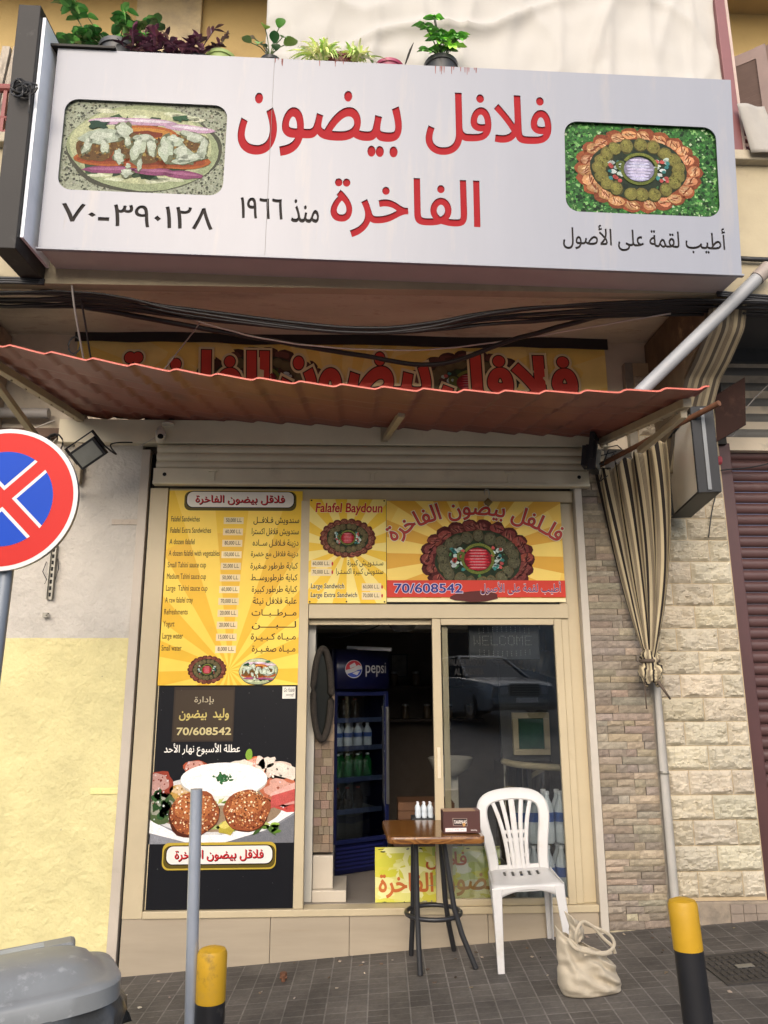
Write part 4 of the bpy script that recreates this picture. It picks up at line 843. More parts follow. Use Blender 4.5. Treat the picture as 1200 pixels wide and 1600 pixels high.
# ---------------------------------------------------------------- awning of pressed red tile sheet
AW = thing('awning', 'red pressed tile sheet awning on cream steel brackets over the shop front', 'awning', (-.1, 0, 3.38))
def awz(x, y): return 3.405-.038*x+.1725*y+(-.072+.034*(x-.2)**2)*max(0, min(1.05, -y/1.5))
def tile(x, s):
    f = (x/.2+.35) % 1.0; a = f/.86 if f < .86 else 1-(f-.86)/.14
    a = .75*a+.25*a*a*(3-2*a); g = (s/.2) % 1.0; st = g*.03 if g < .85 else .03*(1-(g-.85)/.15)
    return -.016*a+st-.01
def awf(u, v):
    x = -1.965+3.72*u; s = 1.55*v; y = -s+.0
    if v < .02: y += .012*noise.noise(Vector((x*9, 0, 0)))
    return (x, y, awz(x, y)+tile(x, s))
m_awn = mat('red_sheet', L('#7c463c'), .45, var=.1, vscale=4, dirt=[(L('#4a2a22'), .55, 3, .54), (L('#a88a7a'), .35, 8, .6)])
mb = MB().grid(awf, 240, 64); mb.build('tile_sheet', m_awn, AW, smooth=35, solid=.004)
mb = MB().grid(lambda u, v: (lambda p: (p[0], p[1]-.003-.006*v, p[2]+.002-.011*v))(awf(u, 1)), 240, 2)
mb.build('front_edge', mat('sky_lit_red_edge', L('#b9604f'), .4, var=.08, vscale=6), AW, smooth=35, solid=.002)  # paler than the sheet: sky light on the lip put into its colour
m_brk = mat('bracket_paint', L('#a89a80'), .55, var=.15, vscale=8, dirt=((.15, .11, .08), .5, 9, .6))
def bracket(x, x1=None, ye=-1.42):
    mb = MB(); a = (x, -.04, awz(x, 0)-.05); b = (x, ye, awz(x, ye)-.045); c = 0
    mb.beam(a, b, .045, .045); mb.beam((x, ye+.05, awz(x, ye)-.09), (x, -.06 if x < 0 else -.75, awz(x, 0)-(.55 if x < 0 else .33)), .035, .035); mb.beam((x, -.035, awz(x, 0)-(.5 if x < 0 else .3)), (x, -.035, awz(x, 0)-.02), .05, .05, upv=(0, 1, 0))
    for k in range(7): mb.lathe([(.007, -.006), (.007, .004)], 8, (x, -.2-k*.18, awz(x, -.2-k*.18)-.074))
    return mb.build('bracket', m_brk, AW, bevel=.003)
bracket(-1.86); bracket(1.7)
mb = MB().beam((.27, -.86, awz(.27, -.86)-.02), (.21, -.08, 3.3), .04, .035); mb.beam((.2, -.082, 3.27), (.2, -.082, 3.4), .05, .012, upv=(0, 1, 0)); mb.build('bracket', m_brk, AW, bevel=.003)
mb = MB()
for k in range(24):
    x = -1.9+k*.157+random.uniform(-.03, .03); mb.obox((x, -.015, awz(x, 0)-.012), (random.uniform(.03, .1), .03, random.uniform(.006, .016)), Matrix.Rotation(random.uniform(-.3, .3), 3, 'Y'))
mb.build('sealant_line', mat('rusty_filler', L('#3a2219'), .9, var=.3), AW)
# grey downpipe running down from the balcony behind the awning
dp = thing('drain_pipe', 'pale grey plastic drain pipe slanting from the balcony fascia down behind the awning', 'pipe', (2.36, -1.05, 3.97))
pa, pb = Vector((2.375, -1.14, 3.99)), Vector((1.64, -1.06, 3.29))
mb = MB().tube([pa, pa.lerp(pb, .5), pb+(pb-pa)*.06], .038, 16); mb.build('pipe', mat('grey_pvc', L('#8f9193'), .4, var=.1, vscale=4, dirt=((.3, .27, .24), .4, 5, .6)), dp, smooth=50)
dd = (pb-pa).normalized(); MB().tube([pa-dd*.02, pa+dd*.08], .043, 16).build('pipe_socket', mat('brown_pvc', L('#8d827a'), .5), dp, smooth=50)

# ---------------------------------------------------------------- canvas sheet and posts over the balcony
def tarp(u, v):
    x = -.56+2.86*u; z = 4.85+2.1*v
    q = Vector((x*1.1+z*.35, z*.5, 1)); f = .05*noise.noise(q)+.02*abs(noise.noise(Vector((x*2.2-z*.9, z*.8, 4))))
    rdg = 1-abs(noise.noise(Vector((x*1.5+z*1.1, z*1.3-x*.4, 9)))); f += .025*rdg**8
    rdg = 1-abs(noise.noise(Vector((x*3.5-z*.6, z*.7, 19)))); f += .022*rdg**12
    f += .07*max(0, 1-abs((z-5.62)-(x-.4)*.22-.05*math.sin(x*6))/.09)**2*math.exp(-abs(x-.55)*1.6)
    f += .012*noise.noise(Vector((x*9, z*6, 2)))
    return (x+.02*noise.noise(Vector((z*2, 0, 7)))*(1 if u in (0, 1) else .3), -1.1-f, z-.03*math.sin(u*5)*(1-v))
mb = MB().grid(tarp, 120, 90)
o = mb.build('canvas_sheet', mat('canvas', L('#a5a29c'), .75, var=.07, vscale=1.5, bump=.05, bscale=90, dirt=(L('#8a7a6a'), .18, 1.6, .58)), smooth=True, solid=.004); tag(o, 'large creased off white canvas sheet hung behind the potted plants', 'canvas')
pr = thing('steel_post', 'red brown painted steel post at the right edge of the canvas sheet', 'post', (2.31, -1.08, 4.8))
MB().box(2.285, 2.35, -1.11, -1.05, 4.81, 7.0).build('upright', mat('red_brown_post', L('#6d3f40'), .5, var=.15, dirt=((.2, .15, .13), .4, 8, .6)), pr, bevel=.004)
MB().box(2.353, 2.372, -1.1, -1.06, 4.81, 7.0).build('pale_edge', mat('peeling_edge', L('#a8968c'), .8, var=.3), pr)
rag = MB().grid(lambda u, v: (2.32+.17*u+.16*v*v*u+.05*v, -1.15-.01*math.sin(u*6), 5.1-.34*v-.01*u), 8, 12)
o = rag.build('rag', mat('white_rag', L('#95918a'), .8, var=.1, bump=.2), solid=.006, smooth=True); tag(o, 'pale folded cloth hung over the right balcony rail beside the light box sign', 'cloth')

# ---------------------------------------------------------------- potted plants on top of the light box
m_leaf = mat('leaf', attr=True, rough=.45, var=.12, vscale=20)
m_pot = mat('dark_pot', L('#3f4042'), .45, var=.12)
m_soil = mat('soil', (.03, .022, .016), .95)
def leaf(mb, p, d, ln, w, col, droop=.2, n=4, fold=.25, side=None):
    p = Vector(p); d = Vector(d).normalized(); s = (side or d.cross(Vector((random.uniform(-.3, .3), random.uniform(-.3, .3), 1)))).normalized(); nn = s.cross(d)
    V = []; 
    for i in range(n+1):
        t = i/n; ww = w*math.sin(math.pi*min(1, t*.93+.07))**.8*.5 if t < 1 else 0
        c = p+d*ln*t-Vector((0, 0, 1))*droop*ln*t*t; V += [c-s*ww+nn*ww*fold, c, c+s*ww+nn*ww*fold]
    F = []
    for i in range(n): F += [(i*3, i*3+1, i*3+4, i*3+3), (i*3+1, i*3+2, i*3+5, i*3+4)]
    mb.add(V, F, mul(col, 1.45))
def pot(root, c, r, h, m, tilt=0):
    c = Vector(c); M3 = Matrix.Rotation(tilt, 3, 'X')
    MB().lathe([(r*.72, 0), (r*.97, h*.8), (r*1.06, h*.8), (r*1.08, h), (r*.98, h), (r*.95, h*.86)], 28, c, m=M3).build('pot', m, root, smooth=40)
    MB().lathe([(r*.94, h*.84), (r*.5, h*.9), (0.001, h*.9)], 16, c, m=M3).build('soil', m_soil, root)
PZ = lambda x: 5.165-.022*(x+1.7)
def rv(a, b): return random.uniform(a, b)
# 1 trailing ivy-like geranium
x = -1.4; t = thing('potted_plant', 'leafy green trailing plant in a dark bowl at the left end of the sign', 'potted plant', (x, -1.2, PZ(x)), 'plants along the top of the sign')
pot(t, (x, -1.222, PZ(x)), .105, .13, m_pot)
mb = MB(); st = MB()
for k in range(13):
    a = rv(0, 6.28); e = Vector((x+.36*math.cos(a)*rv(.3, 1)-.03, -1.27+.14*math.sin(a), PZ(x)+rv(.1, .33))); s0 = Vector((x+rv(-.05, .05), -1.27, PZ(x)+.11)); mid = s0.lerp(e, .5)+Vector((0, 0, .05))
    st.tube([s0, mid, e], .003, 5)
    for q in range(9):
        p = mid.lerp(e, q/8)+Vector((rv(-.02, .02), rv(-.02, .02), rv(-.015, .015)))
        for _ in range(2): leaf(mb, p, (rv(-1, 1), rv(-1, .2), rv(-.3, .9)), rv(.045, .075), rv(.04, .065), jit(L(random.choice(('#55884c', '#45753f', '#74a35c', '#619650'))), .25), .3)
e = [Vector((x-.05, -1.27, PZ(x)+.1)), Vector((x-.18, -1.27, PZ(x)+.2)), Vector((x-.27, -1.28, PZ(x)+.36)), Vector((x-.33, -1.28, PZ(x)+.4))]
st.tube(e, .004, 5)
for p in (e[1], e[2], e[3], e[2].lerp(e[3], .5), e[1].lerp(e[2], .6)):
    for _ in range(3): leaf(mb, p, (rv(-1, .6), rv(-.8, .2), rv(-.4, .6)), .07, .055, jit(L('#3f7440'), .2), .3)
mb.build('foliage', m_leaf, t, smooth=True); st.build('stems', mat('stem', L('#4a5a33'), .6), t)
# 2 purple one
x = -1.1; t = thing('potted_plant', 'bushy dark purple plant beside the green trailing one', 'potted plant', (x, -1.2, PZ(x)), 'plants along the top of the sign')
MB().box(x-.22, x+.22, -1.27, -1.11, PZ(x)-.005, PZ(x)+.1).build('planter', m_pot, t, bevel=.01)
mb = MB(); st = MB()
for k in range(46):
    s0 = Vector((x+rv(-.24, .22), -1.28+rv(-.06, .06), PZ(x)+.07)); e = s0+Vector((rv(-.07, .1), rv(-.08, .05), rv(.01, .09))); st.tube([s0, e], .003, 5)
    for q in range(7):
        leaf(mb, s0.lerp(e, .4+q*.1), (rv(-1, 1), rv(-1, .4), rv(-.2, 1)), rv(.05, .08), rv(.018, .028), jit(L(random.choice(('#5f3448', '#4a2a3a', '#77485a', '#3f2430', '#8a6a62'))), .25), .25)
mb.build('foliage', m_leaf, t, smooth=True); st.build('stems', mat('purple_stem', L('#4a2438'), .6), t)
# 3 green rim with a dry flower spike
x = -.8; t = thing('potted_plant', 'pale green bowl with one dry brown flower spike', 'potted plant', (x, -1.2, PZ(x)), 'plants along the top of the sign')
pot(t, (x, -1.222, PZ(x)), .085, .1, mat('green_pot', L('#8ca05c'), .5, var=.1))
st = MB(); mb = MB(); sp = [Vector((x-.02, -1.27, PZ(x)+.09)), Vector((x+.0, -1.27, PZ(x)+.15)), Vector((x+.045, -1.28, PZ(x)+.24))]; st.tube(sp, .003, 5)
for q in range(40): p = sp[1].lerp(sp[2], rv(0, 1)); leaf(mb, p, (rv(-1, 1), rv(-1, 1), rv(0, 1)), .02, .012, jit(L('#5d4a44'), .3), 0)
for q in range(8): leaf(mb, sp[0]+Vector((rv(-.03, .02), 0, .02)), (rv(-1, 1), rv(-1, 0), rv(.2, 1)), .05, .02, jit(L('#6a5a4a'), .3), .2)
mb.build('flower_spike', m_leaf, t); st.build('stems', mat('stem'), t)
# 4 broad leaves
x = -.51; t = thing('potted_plant', 'small plant with few broad heart shaped leaves in a black pot, at the canvas edge', 'potted plant', (x, -1.2, PZ(x)), 'plants along the top of the sign')
pot(t, (x, -1.222, PZ(x)), .06, .1, m_pot)
mb = MB(); st = MB()
for dx, dz, ln, c in ((-.03, .2, .085, '#6fa03f'), (.05, .21, .09, '#5b9040'), (.03, .1, .09, '#2f5a34'), (.085, .09, .1, '#5f7a38'), (-.05, .1, .09, '#4a6f3f'), (-.09, .13, .05, '#8a7a70'), (.04, .05, .08, '#3a5f3a'), (-.02, .07, .09, '#2c4f30'), (.07, .14, .07, '#4c7a42'), (-.11, .1, .07, '#54703f')):
    e = Vector((x+dx, -1.28, PZ(x)+.08+dz)); st.tube([(x, -1.27, PZ(x)+.09), (x+dx*.5, -1.27, PZ(x)+.1+dz*.6), e], .003, 5)
    leaf(mb, e, (dx*6+rv(-.3, .3), -.5, rv(-.4, .3)), ln, ln*.68, jit(mul(L(c), 1.35), .1), .35, 6)
mb.build('foliage', m_leaf, t, smooth=True); st.build('stems', mat('stem'), t)
# 5 spider plant
x = -.2; t = thing('potted_plant', 'spider plant with long striped light green blades in a red brown pot', 'potted plant', (x, -1.2, PZ(x)), 'plants along the top of the sign')
pot(t, (x+.1, -1.222, PZ(x)), .095, .1, mat('red_brown_pot', L('#6a3034'), .45, var=.1))
mb = MB()
for k in range(230):
    a = rv(0, 6.28); cx = x+(.0 if k < 140 else .2); ln = rv(.15, .28) if k < 140 else rv(.1, .2)
    leaf(mb, (cx+rv(-.03, .03), -1.29, PZ(x)+.07), (math.cos(a)*rv(.3, 1), math.sin(a)*.45-.15, rv(.5, 1.6)), ln, .015, jit(L(random.choice(('#c0cc7c', '#d9dda0', '#8fae5e', '#a9bf6c', '#e6e9bd'))), .15), rv(.5, 1.2), 8)
mb.build('foliage', m_leaf, t, smooth=True)
# 6 pink pot with two blades
x = .19; t = thing('potted_plant', 'round magenta pot with two dark pointed blades', 'potted plant', (x, -1.2, PZ(x)), 'plants along the top of the sign')
pot(t, (x, -1.222, PZ(x)), .085, .09, mat('magenta_pot', L('#8f3350'), .4, var=.1))
mb = MB(); leaf(mb, (x+.09, -1.28, PZ(x)+.06), (.35, -.1, 1), .17, .03, L('#3a3434'), 0, 5); leaf(mb, (x-.09, -1.28, PZ(x)+.06), (-.5, -.1, 1), .12, .03, L('#55703f'), .1, 5); leaf(mb, (x-.1, -1.28, PZ(x)+.05), (-1, -.2, .3), .1, .02, L('#7f8f4a'), .3, 5)
mb.build('foliage', m_leaf, t, smooth=True)
# 7 umbrella tree
x = .5; t = thing('potted_plant', 'umbrella plant with fans of glossy oval leaves in a dark grey pot, rightmost', 'potted plant', (x, -1.2, PZ(x)), 'plants along the top of the sign')
pot(t, (x, -1.222, PZ(x)), .095, .13, m_pot)
mb = MB(); st = MB()
for k in range(22):
    e = Vector((x+rv(-.12, .1), -1.28+rv(-.1, .05), PZ(x)+rv(.16, .34))); st.tube([(x, -1.27, PZ(x)+.1), Vector((x, -1.27, PZ(x)+.1)).lerp(e, .5)+Vector((0, 0, .03)), e], .003, 5)
    n = random.randint(6, 8); c = jit(L(random.choice(('#4f8038', '#6a9a3f', '#3d6a34', '#86b04a') if e.x > x-.05 else ('#4f8038', '#44713a'))), .15)
    for q in range(n):
        a = 6.28*q/n+k; leaf(mb, e, (math.cos(a), math.sin(a)*.7-.3, .9*math.sin(a)+rv(-.2, .3)), rv(.055, .085), .033, jit(mul(c, 1.3), .12), .35, 5)
mb.build('foliage', m_leaf, t, smooth=True); st.build('stems', mat('stem'), t)
# drips of rusty water under two of the pots are stains on the panel
mb = MB()
for (xa, xb, n) in ((2.12, 2.36, 14), (1.44, 1.62, 4), (1.2, 1.26, 5)):
    for _ in range(n):
        u = rv(xa, xb); ln = rv(.01, .06); mb.add([BW(u, -.0012, 1.2), BW(u+.006, -.0012, 1.2), BW(u+.0045, -.0012, 1.2-ln), BW(u+.002, -.0012, 1.2-ln)], [(0, 1, 2, 3)])
mb.build('rust_stain', mat('rust_stain', L('#7a4640'), .7), BS)

# ---------------------------------------------------------------- cables under the sign
m_cab = mat('black_cable'); m_cabg = mat('grey_cable', L('#8f8a84'), .6); m_cabw = mat('white_cable', L('#c9c2b8'), .6)
def cable(pts, r, m, label, seg=10, name='cable', cat='cable', grp='cables strung under the balcony', sag=0):
    P = [Vector(p) for p in pts]; out = []
    for i in range(len(P)-1):
        p0, p1, p2, p3 = P[max(i-1, 0)], P[i], P[i+1], P[min(i+2, len(P)-1)]
        for k in range(seg):
            t = k/seg; q = .5*((2*p1)+(p2-p0)*t+(2*p0-5*p1+4*p2-p3)*t*t+(3*p1-p0-3*p2+p3)*t**3); q.z += .006*noise.noise(q*6); out.append(q)
    out.append(P[-1]); o = MB().tube(out, r, 6).build(name, m, smooth=True); o['label'] = label; o['category'] = cat
    if grp: o['group'] = grp
    return o
blab = 'black cable in the sagging bundle strung below the light box sign'
for k in range(9):
    y = -.84-.022*k; d = .02*math.sin(k*2.3)
    cable([(-3.0, y, 3.85+d), (-2.1, y-.02, 3.83+d), (-1.5, y, 3.84), (-.9, y+.05, 3.805+d-.006*k), (.1, y+.1, 3.77-.012*k+d), (.9, y+.04, 3.8+d), (1.7, y, 3.845), (2.5, y-.1, 3.8+d), (3.6, y-.1, 3.72+d-.03*(k % 3))], .007+.004*(k % 3 == 0), m_cab, blab)
cable([(-1.6, -.85, 3.84), (-.8, -.6, 3.81), (0, -.35, 3.79), (.55, -.25, 3.77), (1.0, -.5, 3.83), (1.5, -.8, 3.86)], .016, m_cab, 'thick black cable dipping close to the top of the old banner', grp=None)
cable([(-1.3, -.9, 3.86), (-.6, -.55, 3.8), (.2, -.4, 3.80), (.9, -.45, 3.84), (1.9, -.9, 3.83)], .005, m_cabw, 'thin pale cable crossing under the soffit above the banner', grp=None)
cable([(-2.6, -1.1, 3.93), (-2.0, -1.1, 3.925)], .006, m_cabw, 'white cable across the fascia left of the light box sign', grp=None)
for k in range(3): cable([(-3.2, -1.1, 3.9-.02*k), (-2.4, -1.1, 3.885-.018*k), (-1.75, -1.08, 3.88-.012*k)], .009, m_cab, 'black cable along the fascia left of the light box sign', grp='black cables on the left fascia')
cable([(-1.62, -1.05, 3.95), (-1.6, -1.0, 3.75), (-1.62, -.7, 3.5), (-1.66, -.5, 3.42)], .006, m_cabg, 'grey cable hanging from the sign end cap down to the awning', grp=None)
cable([(-1.59, -.95, 3.85), (-1.6, -.7, 3.6), (-1.63, -.4, 3.4)], .006, m_cab, 'black cable hanging next to the grey one at the left of the banner', grp=None)
cable([(-.95, -.7, 3.83), (-1.3, -.35, 3.6), (-1.56, -.25, 3.44)], .005, m_cabg, 'thin slanting wire in front of the first letters of the banner', grp=None)
cable([(2.6, -1.09, 4.07), (2.3, -1.08, 4.09), (3.6, -1.09, 4.04)][::-1][0:1]+[(2.25, -1.09, 4.09)], .014, m_cab, 'black cable along the fascia right of the light box sign', grp=None)
for k in range(3): cable([(2.1, -1.08, 3.88-.012*k), (2.6, -1.08, 3.84-.02*k), (3.6, -1.08, 3.78-.04*k)], .008, m_cab, 'black cable under the fascia behind the slanting drain pipe', grp='black cables on the right fascia')
cable([(2.36, -.5, 3.23), (2.42, -.5, 3.2), (2.6, -.4, 3.45), (3.2, -.3, 4.0)], .004, m_cabg, 'thin grey wire running up to the right from the rusty plate', grp=None)
cable([(2.45, -.06, 3.18), (2.5, -.05, 3.0), (2.44, -.06, 2.8), (2.4, -.06, 2.62)], .004, m_cab, 'thin black wire hanging over the limestone pier', grp=None)
cable([(2.55, -.03, 3.1), (2.9, .0, 3.16), (3.4, 0, 3.3)], .005, m_cab, 'thin black wire across the top of the brown shutter', grp=None)
for k, (a, b) in enumerate((((-2.5, -.03, 3.28), (-2.05, -.03, 3.42)), ((-2.5, -.03, 3.2), (-1.98, -.03, 3.38)), ((-2.2, -.03, 3.2), (-1.97, -.03, 3.4)), ((-2.12, -.03, 3.18), (-1.96, -.03, 3.41)))):
    cable([a, Vector(a).lerp(Vector(b), .5)+Vector((0, 0, -.02)), b], .004, m_cabw, 'white wire fanning out on the wall under the left end of the awning', grp='white wires under the left awning end')
ring = MB()
for k in range(3): ring.tube([(-2.02+(.05+.005*k)*math.cos(t*.52), -.06-.008*k, 3.24+(.065+.004*k)*math.sin(t*.52)) for t in range(12)], .004, 6, closed=True)
o = ring.build('cable_loop', m_cab, smooth=True); tag(o, 'loose loop of thin black cable on the wall beside the left floodlight', 'cable')
ring = MB().tube([(-1.68+.035*math.cos(t*.52), -.75, 3.64+.055*math.sin(t*.52)) for t in range(12)], .005, 6, closed=True)
o = ring.build('cable_tie', m_cab); tag(o, 'small black cable tie loop dangling under the soffit left of the banner', 'cable tie')
wp = thing('wall_pipe', 'grey conduit running along the wall under the left end of the awning', 'pipe', (-2.3, -.05, 3.47))
MB().tube([(-4, -.06, 3.475), (-2.08, -.06, 3.46)], .036, 12).build('pipe', mat('conduit', L('#9a948e'), .5, var=.1), wp, smooth=50); MB().box(-2.62, -2.6, -.1, 0, 3.43, 3.52).build('clamp', m_brk, wp)
o = MB().box(-4, -1.97, -.05, .02, 3.3, 3.36).build('wall_rail', mat('brown_rail_wood', L('#6b5648'), .8, var=.3, dirt=((.1, .08, .06), .6, 5, .5))); tag(o, 'weathered brown rail fixed to the wall below the grey conduit', 'rail')

# ---------------------------------------------------------------- floodlights, cameras, fittings
def flood(name, label, c, rot, w=.17, h=.13):
    t = thing(name, label, 'floodlight', c); c = Vector(c); Mx = rot
    f = lambda v: c+Mx @ Vector(v)
    mb = MB().obox(c, (w, .05, h), Mx); mb.obox(f((0, .035, 0)), (w*.8, .03, h*.75), Mx)
    for k in range(7): mb.obox(f((-w*.35+k*w*.117, .06, 0)), (.006, .03, h*.7), Mx)
    b = mb.build('housing', mat('black_plastic', (.018, .018, .02), .5, var=.1), t, bevel=.004)
    MB().obox(f((0, -.0275, 0)), (w*.82, .004, h*.78), Mx).build('lens', mat('lamp_glass', L('#8f9088'), .15, var=.15, vscale=10), t)
    mb = MB(); 
    for s in (-1, 1): mb.obox(f((s*(w/2+.008), .01, h*.3)), (.008, .03, h*.9), Mx)
    mb.obox(f((0, .01, h*.75)), (w+.024, .03, .008), Mx); mb.build('yoke', mat('black_plastic'), t)
    return t
flood('floodlight', 'black floodlight tilted under the left end of the awning, above the grey plaster', (-1.66, -.42, 3.07), Matrix.Rotation(R(-38), 3, 'Y') @ Matrix.Rotation(R(25), 3, 'X') @ Matrix.Rotation(R(-15), 3, 'Z'), .19, .13)
cable([(-1.6, -.36, 3.15), (-1.53, -.3, 3.1), (-1.6, -.2, 3.2), (-1.5, -.06, 3.26)], .005, m_cab, 'black lead of the left floodlight curling to the lintel', grp=None)
flood('floodlight', 'black floodlight seen edge on at the inner end of the rusty curtain rod', (1.6, -.22, 3.13), Matrix.Rotation(R(62), 3, 'Z') @ Matrix.Rotation(R(8), 3, 'X'), .15, .2)
fr_ = MB()
for k in range(9):
    a = Vector((1.66+rv(-.04, .1), -.12+rv(-.1, .05), 3.1+rv(-.05, .15))); fr_.tube([a, a+Vector((rv(-.06, .1), 0, rv(-.08, .08))), a+Vector((rv(-.05, .15), -.05, rv(-.1, .06)))], .004, 5)
o = fr_.build('wire_tangle', m_cab); tag(o, 'tangle of black wires behind the right floodlight', 'wires')
sc_ = thing('security_camera', 'small white dome security camera under the lintel at the left of the shutter', 'camera', (-1.31, -.1, 3.31))
MB().lathe([(.03, 0), (.034, .01), (.02, .03), (.012, .05)], 16, (-1.31, -.11, 3.31)).build('mount', mat('white_plastic', L('#d3ccbc'), .4), sc_, smooth=50)
Mx = Matrix.Rotation(R(-60), 3, 'X') @ Matrix.Rotation(R(20), 3, 'Y')
MB().lathe([(.012, -.04), (.03, -.036), (.034, 0), (.034, .03), (.03, .036), (.001, .036)], 18, (-1.305, -.115, 3.285), m=Matrix.Rotation(R(70), 3, 'X') @ Matrix.Rotation(R(15), 3, 'Y')).build('housing', mat('white_plastic'), sc_, smooth=50)
MB().lathe([(.021, 0), (.018, .006), (.001, .008)], 14, (-1.296, -.15, 3.274), m=Matrix.Rotation(R(70), 3, 'X') @ Matrix.Rotation(R(15), 3, 'Y')).build('lens', mat('black_gap'), sc_)
o = MB().lathe([(.04, 0), (.043, .008), (.03, .02), (.012, .03)], 16, (-1.265, -.09, 3.375)).build('camera_base', mat('white_plastic'), smooth=50); tag(o, 'empty white camera base with a dark socket, just above the dome camera', 'camera mount')
cable([(-1.33, -.09, 3.3), (-1.45, -.06, 3.24), (-1.56, -.05, 3.235), (-1.68, -.05, 3.27)], .0025, m_cabw, 'thin white wire drooping from the dome camera to the left', grp=None)
rk = thing('slotted_rail', 'perforated grey steel rail fixed upright on the plaster below the round sign', 'rail', (-1.975, -.03, 2.2))
mb = MB().box(-1.995, -1.955, -.02, -.002, 2.2, 2.56).box(-1.995, -1.988, -.035, -.02, 2.2, 2.56).box(-1.962, -1.955, -.035, -.02, 2.2, 2.56); mb.build('rail', mat('galvanised', L('#8d8a80'), .45, .6, var=.2), rk)
mb = MB()
for k in range(8): mb.box(-1.982, -1.968, -.0215, -.0201, 2.22+k*.042, 2.245+k*.042)
mb.build('slot', mat('black_gap'), rk)
o = MB().tube([(-2.02, -.01, 2.45), (-2.03, -.03, 2.38), (-2.0, -.03, 2.33), (-2.01, -.03, 2.3)], .003, 5).tube([(-1.95, -.01, 2.47), (-1.93, -.03, 2.4), (-1.95, -.02, 2.33)], .003, 5).build('wire_end', m_cab); tag(o, 'two loose wire ends beside the perforated rail', 'wires')
hk = MB().box(-2.005, -1.975, -.03, 0, 2.085, 2.115).tube([(-1.98, -.03, 2.1), (-1.96, -.05, 2.1), (-1.955, -.05, 2.08)], .006, 6)
o = hk.build('wall_hook', mat('galvanised')); tag(o, 'small metal hook on the plaster just below the perforated rail', 'hook')

# ---------------------------------------------------------------- curtain, rod, projecting box, plate
ra, rb = Vector((1.635, -.03, 3.1)), Vector((2.085, -1.0, 3.22))
o = MB().tube([ra, ra.lerp(rb, .5), rb], .017, 12).build('curtain_rod', mat('rusty_steel', L('#6f4a34'), .7, .3, var=.3, vscale=14, dirt=((.1, .06, .04), .5, 10, .55)), smooth=50); tag(o, 'rusty steel rod sticking out from the wall and carrying the striped curtain', 'rod')
m_cur = bpy.data.materials.new('striped_cloth'); m_cur.use_nodes = True
def stripes(m):
    t = m.node_tree; N = t.nodes; K = t.links; b = N['Principled BSDF']; b.inputs['Roughness'].default_value = .85
    uv = N.new('ShaderNodeUVMap'); uv.uv_map = 'UVMap'; sp = N.new('ShaderNodeSeparateXYZ'); K.new(uv.outputs[0], sp.inputs[0])
    mu = N.new('ShaderNodeMath'); mu.operation = 'MULTIPLY'; mu.inputs[1].default_value = 7; K.new(sp.outputs['X'], mu.inputs[0])
    fr = N.new('ShaderNodeMath'); fr.operation = 'FRACT'; K.new(mu.outputs[0], fr.inputs[0])
    rp = N.new('ShaderNodeValToRGB'); K.new(fr.outputs[0], rp.inputs[0]); rp.color_ramp.interpolation = 'CONSTANT'
    e = rp.color_ramp.elements; e[0].color = (*L('#231b17'), 1); e[1].position = .25; e[1].color = (*L('#b3a586'), 1)
    for p, c in ((.5, '#4a4038'), (.53, '#a19377'), (.57, '#5a5046'), (.6, '#a19377'), (.64, '#5a5046'), (.67, '#a19377'), (.71, '#5a5046'), (.74, '#a19377'), (.8, '#c3b491')):
        q = e.new(p); q.color = (*L(c), 1)
    nz = N.new('ShaderNodeTexNoise'); nz.inputs['Scale'].default_value = 6; nz.inputs['Detail'].default_value = 5
    mr = N.new('ShaderNodeMapRange'); mr.inputs['To Min'].default_value = .7; mr.inputs['To Max'].default_value = 1.2; K.new(nz.outputs['Fac'], mr.inputs['Value'])
    sc = N.new('ShaderNodeVectorMath'); sc.operation = 'SCALE'; K.new(rp.outputs[0], sc.inputs[0]); K.new(mr.outputs[0], sc.inputs['Scale']); K.new(sc.outputs[0], b.inputs['Base Color'])
stripes(m_cur)
tie = Vector((1.875, -.16, 1.80))
def curt(u, v):
    top = ra.lerp(rb, (.03+.6*u)); top.z -= .03+.035*abs(math.sin(u*21))
    w = (1-v**1.25)**.8 if v < .999 else 0.0
    w = .09+.91*w
    c = tie+Vector((.0, -.04, 0)); mid = ra.lerp(rb, .03+.6*.5)
    base = mid.lerp(c, v**.9); base.z = top.z+(tie.z-top.z)*v
    off = (top-mid); off.z = 0
    p = base+off*w+Vector((.03, 0, 0))*math.sin(v*3.14)*u*1.3
    d = (rb-ra).normalized(); nrm = Vector((-d.y, d.x, 0))
    amp = .014*(1-.6*v)+.004*math.sin(v*7+u*4)
    p += nrm*amp*math.sin(u*2*math.pi*4.5+1.3*math.sin(v*3)+.6*noise.noise(Vector((u*3, v*2, 0))))
    p += Vector((0, 0, -.02*math.sin(u*30)*v))
    return p
CT = thing('curtain', 'beige curtain with dark stripes gathered and tied against the downpipe', 'curtain', (1.87, -.2, 1.7))
MB().grid(curt, 150, 60, uv=True).build('cloth', m_cur, CT, smooth=True, solid=.003)
def knot(u, v):
    a = u*6.283; r = [.05, .06, .052, .048, .066, .07, .06, .05, .03][min(8, int(v*8))]*(1+.15*math.sin(a*5+v*9)); 
    return tie+Vector((r*math.cos(a)+.005, r*math.sin(a)*.9-.03, .05-.2*v+.02*math.sin(a*2+v*5)))
MB().grid(knot, 40, 24, uv=True).build('gathered_end', m_cur, CT, smooth=True)
mb = MB().tube([tie+Vector((.055*math.cos(k*.6), .05*math.sin(k*.6)-.03, -.005)) for k in range(11)], .012, 8, closed=True)
mb.tube([tie+Vector((.03, -.06, -.13)), tie+Vector((.07, -.07, -.2)), tie+Vector((.1, -.06, -.24))], [.012, .008, .006], 6); mb.tube([tie+Vector((-.03, -.05, -.02)), tie+Vector((-.05, -.05, -.15)), tie+Vector((-.052, -.05, -.3))], .004, 6)
